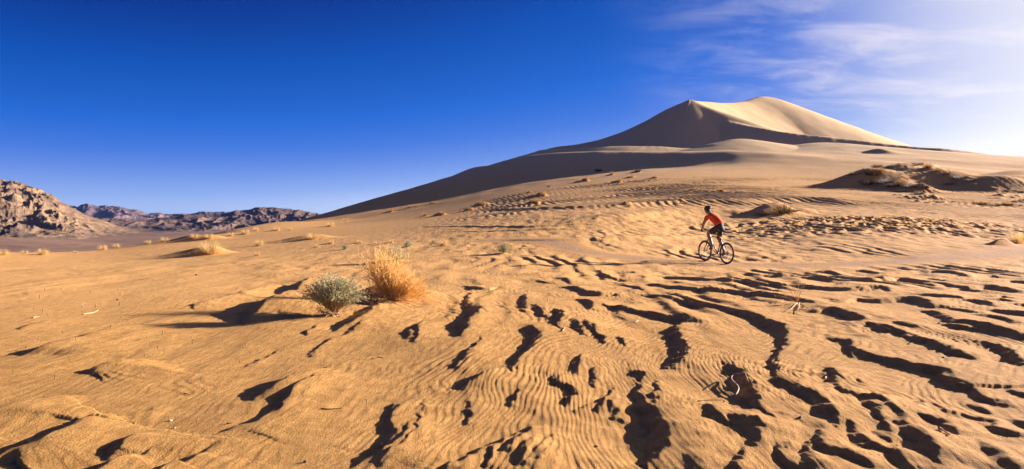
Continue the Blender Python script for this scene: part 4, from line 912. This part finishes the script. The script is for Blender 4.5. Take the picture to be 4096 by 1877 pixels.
    # stones and shells
    ST = [(5,1715,525,22,PALEW,'shell','white shell fragment with a dark hole behind it, on smooth sand at the lower left'),(5,1757,593,12,PALEW,'pebble','small white pebble just below the shell fragment'),(1,348,727,9,PALEW,'pebble','white pebble near the left edge, lower of a pair'),(1,390,707,7,PALEW,'pebble','white pebble near the left edge, upper of a pair'),
          (1,262,790,8,DARKT,'pebble','brown pebble near the left edge below the white pair'),(6,495,940,24,DARKT,'stone','dark stone on smooth sand at the bottom edge, left of centre'),(6,2245,655,8,PALEW,'pebble','pale pebble on the sand above the diagonal slip face at bottom centre'),(7,845,787,22,DARKT,'stone','dark stone on the pale slope left of the biggest hollow'),
          (4,1722,545,12,DARKT,'stone','dark stone at the tip of a hollow on the right'),(4,1765,893,14,DARKT,'stone','dark stone on the rim of the long dark furrow at the right'),(4,1415,755,12,DARKT,'stone','dark chip above the long dark furrow at the right'),(1,1975,62,14,DARKT,'stone','dark clod alone on the smooth left sand near the top'),(1,1185,314,14,DARKT,'stone','dark flat chip above the long pale stick')]
    for i, (k, x, y, r, m, nm, lab) in enumerate(ST):
        random.seed(50 + i); px, py = tpt(k, x, y); X, Y, Z = hit_full(px, py); rr = r / SC / F0 * Y
        o = MB().ell((0, 0, 0), (rr * 1.1, rr * .8, rr * .6), None, 8, 5, jit=.16).build(nm, m); o.location = (X, Y, Z + rr * .25); o.rotation_euler = (random.uniform(-.3, .3), random.uniform(-.3, .3), random.uniform(0, 6)); tag(o, lab, nm)
near_litter()

# ------------------------------------------------------------------ bicycle and rider (local: x forward, y left, z up, origin under the rear wheel)
BLACK = simple('black_rubber', (.018, .017, .016), .75, 0, .3, 60); FRAME = simple('frame_paint', (.02, .022, .024), .3, .2); STEEL = simple('alloy', (.55, .54, .52), .3, .9); RIM = simple('rim_metal', (.12, .115, .11), .4, .6)
SKIN = simple('skin', (.33, .165, .085), .55, 0, .12, 25); RED = simple('red_jersey', (.78, .075, .006), .85, 0, .12, 40); SHORT = simple('black_shorts', (.030, .032, .028), .7, 0, .25, 30); SHOE = simple('dark_shoe', (.035, .03, .028), .6, 0, .2, 40); SOCK = simple('brown_sock', (.30, .12, .06), .8); HELM = simple('helmet_shell', (.045, .042, .042), .65); HAIR = simple('hair', (.05, .03, .02), .7)
def ride():
    def gnd(px, py):
        X, Y, Z = hit_full(px, py); return Vector((X, Y, Z))
    R0 = gnd(2906, 1058); hd = math.atan2(.913, -.407)
    F1 = R0 + Vector((math.cos(hd), math.sin(hd), 0)) * 1.06; F1.z = ht(F1.x, F1.y); pitch = math.asin(max(-.2, min(.2, (F1.z - R0.z) / 1.06)))
    def root(name):
        o = empty(name, R0 + Vector((0, 0, .006)), hd); o.rotation_mode = 'XYZ'; o.rotation_euler = (0, -pitch, hd); return o
    bike = root('mountain_bike'); tag(bike, 'black mountain bike being ridden away across the pale track', 'bicycle')
    ax = (0, 1, 0)
    for name, fx in (('rear_wheel', 0.0), ('front_wheel', 1.06)):
        w = MB().torus((fx, 0, .337), ax, .288, .011, 44, 6, 1.2).torus((fx, 0, .337), ax, .278, .008, 44, 6, 1.0)
        wo = w.build('wheel', RIM, bike)
        t = MB().torus((fx, 0, .337), ax, .311, .026, 52, 9)
        for i in range(64):
            a = 2 * math.pi * i / 64; c = Vector((fx + .337 * math.cos(a), 0, .337 + .337 * math.sin(a)))
            for y in ((-.012, .012) if i % 2 else (0, )): t.ell((c.x, y, c.z), (.006, .006, .006), None, 4, 2)
        t.build('tyre', BLACK, wo)
        sp = MB()
        for i in range(28):
            a = 2 * math.pi * i / 28; b = a + (.5 if i % 2 else -.5); y = .028 if (i // 2) % 2 else -.028
            sp.tube([(fx + .022 * math.cos(b), y, .337 + .022 * math.sin(b)), (fx + .280 * math.cos(a), 0, .337 + .280 * math.sin(a))], .0012, 3)
        sp.build('spokes', STEEL, wo); MB().tube([(fx, -.05, .337), (fx, -.03, .337), (fx, .03, .337), (fx, .05, .337)], [.012, .022, .022, .012], 10).build('hub', STEEL, wo)
    BB = Vector((.43, 0, .30)); ST = Vector((.285, 0, .78)); HT = Vector((.80, 0, .865)); HB = Vector((.845, 0, .735))
    f = MB().tube([BB, ST + Vector((-.012, 0, .04))], .0165, 10).tube([ST, HT + Vector((.008, 0, -.03))], .0165, 10).tube([BB, HB + Vector((-.003, 0, .02))], .020, 10).tube([HT, HB], .022, 10).tube([BB + Vector((0, -.04, 0)), BB + Vector((0, .04, 0))], .024, 10)
    for s in (-1, 1):
        f.tube([BB + Vector((-.02, .03 * s, 0)), (.12, .058 * s, .32), (0, .062 * s, .337)], .010, 8).tube([ST + Vector((0, .015 * s, -.01)), (.10, .05 * s, .50), (0, .062 * s, .337)], .008, 8)
    f.build('frame', FRAME, bike)
    k = MB().tube([(.845, -.055, .70), (.845, .055, .70)], .020, 8).tube([HB, (.86, 0, .69)], .020, 8)
    for s in (-1, 1): k.tube([(.855, .055 * s, .71), (.95, .055 * s, .52)], .019, 8).tube([(.95, .055 * s, .54), (1.05, .055 * s, .345)], .014, 8)
    k.build('fork', FRAME, bike)
    for s in (-1, 1):
        MB().tube([(.90, .035 * s, .66), (.885, .05 * s, .71), (.87, .03 * s, .77)], .008, 5).build('brake', STEEL, bike); MB().tube([(.13, .03 * s, .62), (.10, .05 * s, .64), (.16, .04 * s, .69)], .008, 5).build('brake', STEEL, bike)
    MB().tube([ST, (.235, 0, .985)], .0135, 9).build('seat_post', RIM, bike)
    sa = MB(); 
    sec = [(.09, .055, 1.012, .018), (.12, .072, 1.022, .024), (.17, .062, 1.022, .024), (.23, .036, 1.014, .020), (.30, .022, 1.012, .018), (.36, .014, 1.004, .014)]
    base = len(sa.v)
    for x, w, z, h in sec:
        for a in range(10): t = 2 * math.pi * a / 10; sa.v.append((x, w * math.cos(t), z + h * math.sin(t)))
    for i in range(len(sec) - 1):
        for a in range(10): sa.f.append((i * 10 + a, i * 10 + (a + 1) % 10, (i + 1) * 10 + (a + 1) % 10, (i + 1) * 10 + a))
    sa.f.append(tuple(range(10))[::-1]); sa.f.append(tuple(range((len(sec) - 1) * 10, len(sec) * 10))); so_ = sa.build('saddle', BLACK, bike)
    MB().tube([(.13, .022, .99), (.24, .022, .985), (.32, .01, .995)], .0035, 5).tube([(.13, -.022, .99), (.24, -.022, .985), (.32, -.01, .995)], .0035, 5).build('saddle_rails', STEEL, so_)
    MB().tube([HT + Vector((-.008, 0, .0)), (.79, 0, .93), (.86, 0, .975), (.945, 0, .995)], [.018, .018, .016, .016], 9).build('stem', FRAME, bike)
    hb = MB().tube([(.925, -.29, 1.0), (.945, -.12, .995), (.945, .12, .995), (.925, .29, 1.0)], .0125, 9).build('handlebar', FRAME, bike)
    for s in (-1, 1):
        MB().tube([(.927, .17 * s, .998), (.924, .295 * s, 1.0)], .0165, 9).build('grip', BLACK, hb)
        MB().tube([(.925, .295 * s, 1.0), (.975, .298 * s, 1.02), (1.035, .285 * s, 1.045)], [.011, .011, .010], 8).build('bar_end', STEEL, hb)
        MB().tube([(.95, .15 * s, .99), (.985, .18 * s, .985), (.99, .25 * s, .975)], [.007, .006, .004], 6).build('brake_lever', STEEL, hb)
    cb = MB()
    for p in ([(.95, .14, .98), (1.02, .06, .93), (.92, 0, .80), (.88, .02, .74)], [(.95, -.14, .98), (1.0, -.05, .90), (.82, .025, .82), (.55, .02, .80), (.30, .02, .77)]): cb.tube([tuple(q) for q in catmull(p, 4)], .003, 4)
    cb.build('cables', BLACK, bike)
    PL = Vector((.57, .13, .405)); PR = Vector((.29, -.13, .195))
    cr = MB().tube([BB + Vector((0, .055, 0)), (PL.x, .075, PL.z)], [.015, .011], 7).tube([BB + Vector((0, -.055, 0)), (PR.x, -.075, PR.z)], [.015, .011], 7).tube([BB + Vector((0, -.075, 0)), BB + Vector((0, .075, 0))], .012, 8)
    cro = cr.build('cranks', RIM, bike)
    MB().torus((BB.x, -.048, BB.z), ax, .085, .006, 30, 6, .5).torus((BB.x, -.042, BB.z), ax, .055, .005, 24, 6, .5).tube([(BB.x - .08, -.047, BB.z), (BB.x + .08, -.047, BB.z)], .006, 5).tube([(BB.x, -.047, BB.z - .08), (BB.x, -.047, BB.z + .08)], .006, 5).build('chainring', RIM, cro)
    for P, s in ((PL, 1), (PR, -1)):
        p = MB().tube([(P.x, P.y - .05 * s, P.z), (P.x, P.y + .045 * s, P.z)], .007, 6)
        for d in (-.03, .03): p.tube([(P.x + d, P.y - .04, P.z), (P.x + d, P.y + .04, P.z)], .008, 6)
        p.build('pedal', BLACK, cro)
    ch = MB(); L = [(BB.x + .085 * math.cos(a), -.048, BB.z + .085 * math.sin(a)) for a in np.linspace(-1.5, 1.5, 12)] + [(.0 + .04 * math.cos(a), -.046, .337 + .04 * math.sin(a)) for a in np.linspace(1.6, 3.9, 6)] + [(.03, -.05, .24), (.06, -.05, .20), (.10, -.05, .225)]
    ch.tube(L + [L[0]], .005, 4).build('chain', RIM, bike)
    cs = MB()
    for i, r in enumerate((.048, .042, .036, .030, .025)): cs.torus((0, -.032 - .006 * i, .337), ax, r - .004, .004, 18, 5, .5)
    cs.tube([(0, -.03, .337), (0, -.06, .337)], .02, 9).build('cassette', RIM, bike)
    MB().tube([(.0, -.06, .31), (.02, -.065, .26), (.05, -.06, .20)], [.014, .016, .012], 7).torus((.03, -.055, .25), ax, .018, .005, 12, 5).torus((.06, -.055, .205), ax, .018, .005, 12, 5).build('derailleur', RIM, bike)

    # ---- the rider, grown over a skeleton
    person = root('person'); tag(person, 'cyclist in a red jersey, black shorts and dark helmet riding away to the left', 'person')
    def grow(name, verts, edges, m, parent, sub=2, root_i=0):
        me = bpy.data.meshes.new(name); me.from_pydata([v[:3] for v in verts], edges, []); me.update()
        o = bpy.data.objects.new(name, me); COL.objects.link(o)
        sk = o.modifiers.new('skin', 'SKIN'); sk.use_smooth_shade = True; sk.branch_smoothing = .6
        for i, v in enumerate(verts):
            d = me.skin_vertices[0].data[i]; r = v[3] * 1.13; d.radius = (r, v[4] * 1.13 if len(v) > 4 else r); d.use_root = (i == root_i)
        ss = o.modifiers.new('sub', 'SUBSURF'); ss.levels = sub; ss.render_levels = sub
        dg = bpy.context.evaluated_depsgraph_get(); nm = bpy.data.meshes.new_from_object(o.evaluated_get(dg)); o.modifiers.clear(); o.data = nm
        nm.polygons.foreach_set('use_smooth', np.ones(len(nm.polygons), bool)); nm.materials.clear(); nm.materials.append(m); o.parent = parent; return o
    V = [(.31, 0, 1.135, .125), (.42, .005, 1.265, .118), (.55, .01, 1.375, .128), (.69, .02, 1.465, .130), (.77, .035, 1.515, .075), (.835, .05, 1.56, .056), (.885, .06, 1.60, .070), (.905, .065, 1.665, .093), (.90, .065, 1.735, .078)]
    E = [(i, i + 1) for i in range(8)]
    def limb(a, pts):
        n = len(V); V.extend(pts); E.append((a, n)); E.extend((n + i, n + i + 1) for i in range(len(pts) - 1)); return n
    limb(6, [(.955, .072, 1.605, .048), (.975, .075, 1.60, .032)])            # jaw
    limb(7, [(.985, .075, 1.655, .030), (1.012, .078, 1.645, .014)])           # nose
    # arms
    for s, sh, el, wr, hand in ((1, (.745, .19, 1.445), (.80, .285, 1.235), (.895, .265, 1.055), (.925, .245, 1.018)), (-1, (.745, -.155, 1.445), (.815, -.26, 1.235), (.895, -.26, 1.055), (.925, -.245, 1.018))):
        m1 = [sh[k] * .5 + el[k] * .5 for k in range(3)]; m2 = [el[k] * .55 + wr[k] * .45 for k in range(3)]
        n = limb(3, [(*sh, .062), (*m1, .050), (*el, .041), (*m2, .040), (*wr, .027), (*hand, .030)]) + 5
        for j in range(4):
            y = hand[1] + s * (.033 - .022 * j); ln = (.020, .024, .026, .022)[j]
            limb(n, [(hand[0] + .022, y, hand[2] + .010, .0105), (hand[0] + .022 + ln, y, hand[2] - .006, .0095), (hand[0] + .012 + ln * .6, y, hand[2] - .030, .0085)])
        limb(n, [(hand[0] - .006, hand[1] - s * .038, hand[2] + .004, .0115), (hand[0] + .016, hand[1] - s * .050, hand[2] - .014, .0095)])
    # legs
    LL = [(.345, .095, 1.105, .100), (.56, .115, 1.015, .082), (.765, .125, .915, .060), (.70, .125, .80, .056), (.63, .125, .68, .048), (.545, .125, .525, .034), (.60, .125, .455, .036), (.68, .13, .43, .030)]
    LR = [(.345, -.095, 1.085, .100), (.46, -.105, .945, .082), (.555, -.11, .80, .060), (.475, -.115, .69, .056), (.385, -.12, .555, .047), (.265, -.125, .355, .034), (.31, -.125, .265, .036), (.39, -.13, .235, .030)]
    limb(0, LL); limb(0, LR)
    body = grow('body', V, E, SKIN, person)
    # jersey with short sleeves
    JV = [(.335, 0, 1.165, .140), (.43, .005, 1.27, .133), (.55, .01, 1.378, .145), (.69, .02, 1.468, .148), (.765, .033, 1.515, .088)]; JE = [(0, 1), (1, 2), (2, 3), (3, 4)]
    for sh, el in (((.745, .19, 1.445), (.80, .285, 1.235)), ((.745, -.155, 1.445), (.815, -.26, 1.235))):
        n = len(JV); q = [sh[k] * .45 + el[k] * .55 for k in range(3)]; w = [sh[k] * .75 + el[k] * .25 for k in range(3)]
        JV += [(*sh, .080), (*w, .072), (*q, .066)]; JE += [(3, n), (n, n + 1), (n + 1, n + 2)]
    grow('jersey', JV, JE, RED, person)
    SV = [(.36, .002, 1.20, .137), (.305, 0, 1.135, .142)]; SE = [(0, 1)]
    for Lg in (LL, LR):
        n = len(SV); a, b, c = Lg[0], Lg[1], Lg[2]; kn = [b[k] * .42 + c[k] * .58 for k in range(3)]
        SV += [(*a[:3], .115), (*b[:3], .095), (*kn, .078)]; SE += [(1, n), (n, n + 1), (n + 1, n + 2)]
    grow('shorts', SV, SE, SHORT, person, root_i=1)
    for Lg in (LL, LR):
        a = Lg[5]; t = Lg[7]
        grow('shoe', [(a[0] - .045, a[1], a[2] - .075, .034), (a[0] + .03, a[1], a[2] - .055, .043), (a[0] + .09, a[1], a[2] - .085, .040, .03), (t[0] + .02, t[1], t[2] - .02, .034, .024), (a[0] + .0, a[1], a[2] - .01, .042)], [(0, 1), (1, 2), (2, 3), (1, 4)], SHOE, person, root_i=1)
        u = Lg[4]; q = [a[k] * .72 + u[k] * .28 for k in range(3)]
        MB().tube([tuple(a[:3]), tuple(q)], [.041, .043], 12).build('sock', SOCK, person)
    rot = Matrix.Rotation(R(14), 3, 'Y')
    h = MB().ell((.893, .065, 1.70), (.135, .098, .092), rot, 22, 12, z0=-.12); ho = h.build('helmet', HELM, person)
    v = MB()
    for y in (-.05, -.018, .018, .05):
        P = [Vector((.893, .065, 1.70)) + rot @ Vector((.139 * math.cos(a) * math.sqrt(max(0, 1 - (y / .1) ** 2)), y, .096 * math.sin(a) * math.sqrt(max(0, 1 - (y / .1) ** 2)))) for a in np.linspace(.35, 2.8, 12)]; v.tube([tuple(p) for p in P], .007, 5)
    v.build('helmet_rib', BLACK, ho)
    MB().tube([(.93, -.03, 1.66), (.92, -.035, 1.60), (.95, .03, 1.555), (.92, .155, 1.60), (.91, .16, 1.67)], .004, 4).build('chin_strap', BLACK, ho)
    MB().ell((.855, .063, 1.645), (.055, .080, .060), None, 12, 8).build('hair', HAIR, person)
    g = MB()
    for s in (-1, 1): g.ell((.990, .075 + .034 * s, 1.672), (.010, .024, .015), None, 10, 6)
    g.tube([(.91, -.022, 1.672), (.985, .02, 1.675)], .003, 4).tube([(.91, .155, 1.672), (.985, .13, 1.675)], .003, 4); g.build('sunglasses', BLACK, person)
    for s in (-1, 1): MB().ell((.905, .065 + .092 * s, 1.655), (.018, .010, .028), None, 8, 6).build('ear', SKIN, body)
ride()

# ------------------------------------------------------------------ the air
def haze():
    v = [(x, y, z) for x in (-9800, 9800) for y in (-9800, 9800) for z in (-190, 420)]
    f = [(0, 1, 3, 2), (4, 6, 7, 5), (0, 4, 5, 1), (2, 3, 7, 6), (0, 2, 6, 4), (1, 5, 7, 3)]
    m = bpy.data.materials.new('haze'); m.use_nodes = True; nt = m.node_tree; nt.nodes.clear()
    o_ = nt.nodes.new('ShaderNodeOutputMaterial'); p = nt.nodes.new('ShaderNodeVolumePrincipled'); p.inputs['Density'].default_value = HAZE; p.inputs['Color'].default_value = (.22, .42, 1, 1); p.inputs['Anisotropy'].default_value = .35
    nt.links.new(p.outputs[0], o_.inputs['Volume'])
    o = mesh_obj('haze', v, f, m, None, False); o['kind'] = 'stuff'
haze()
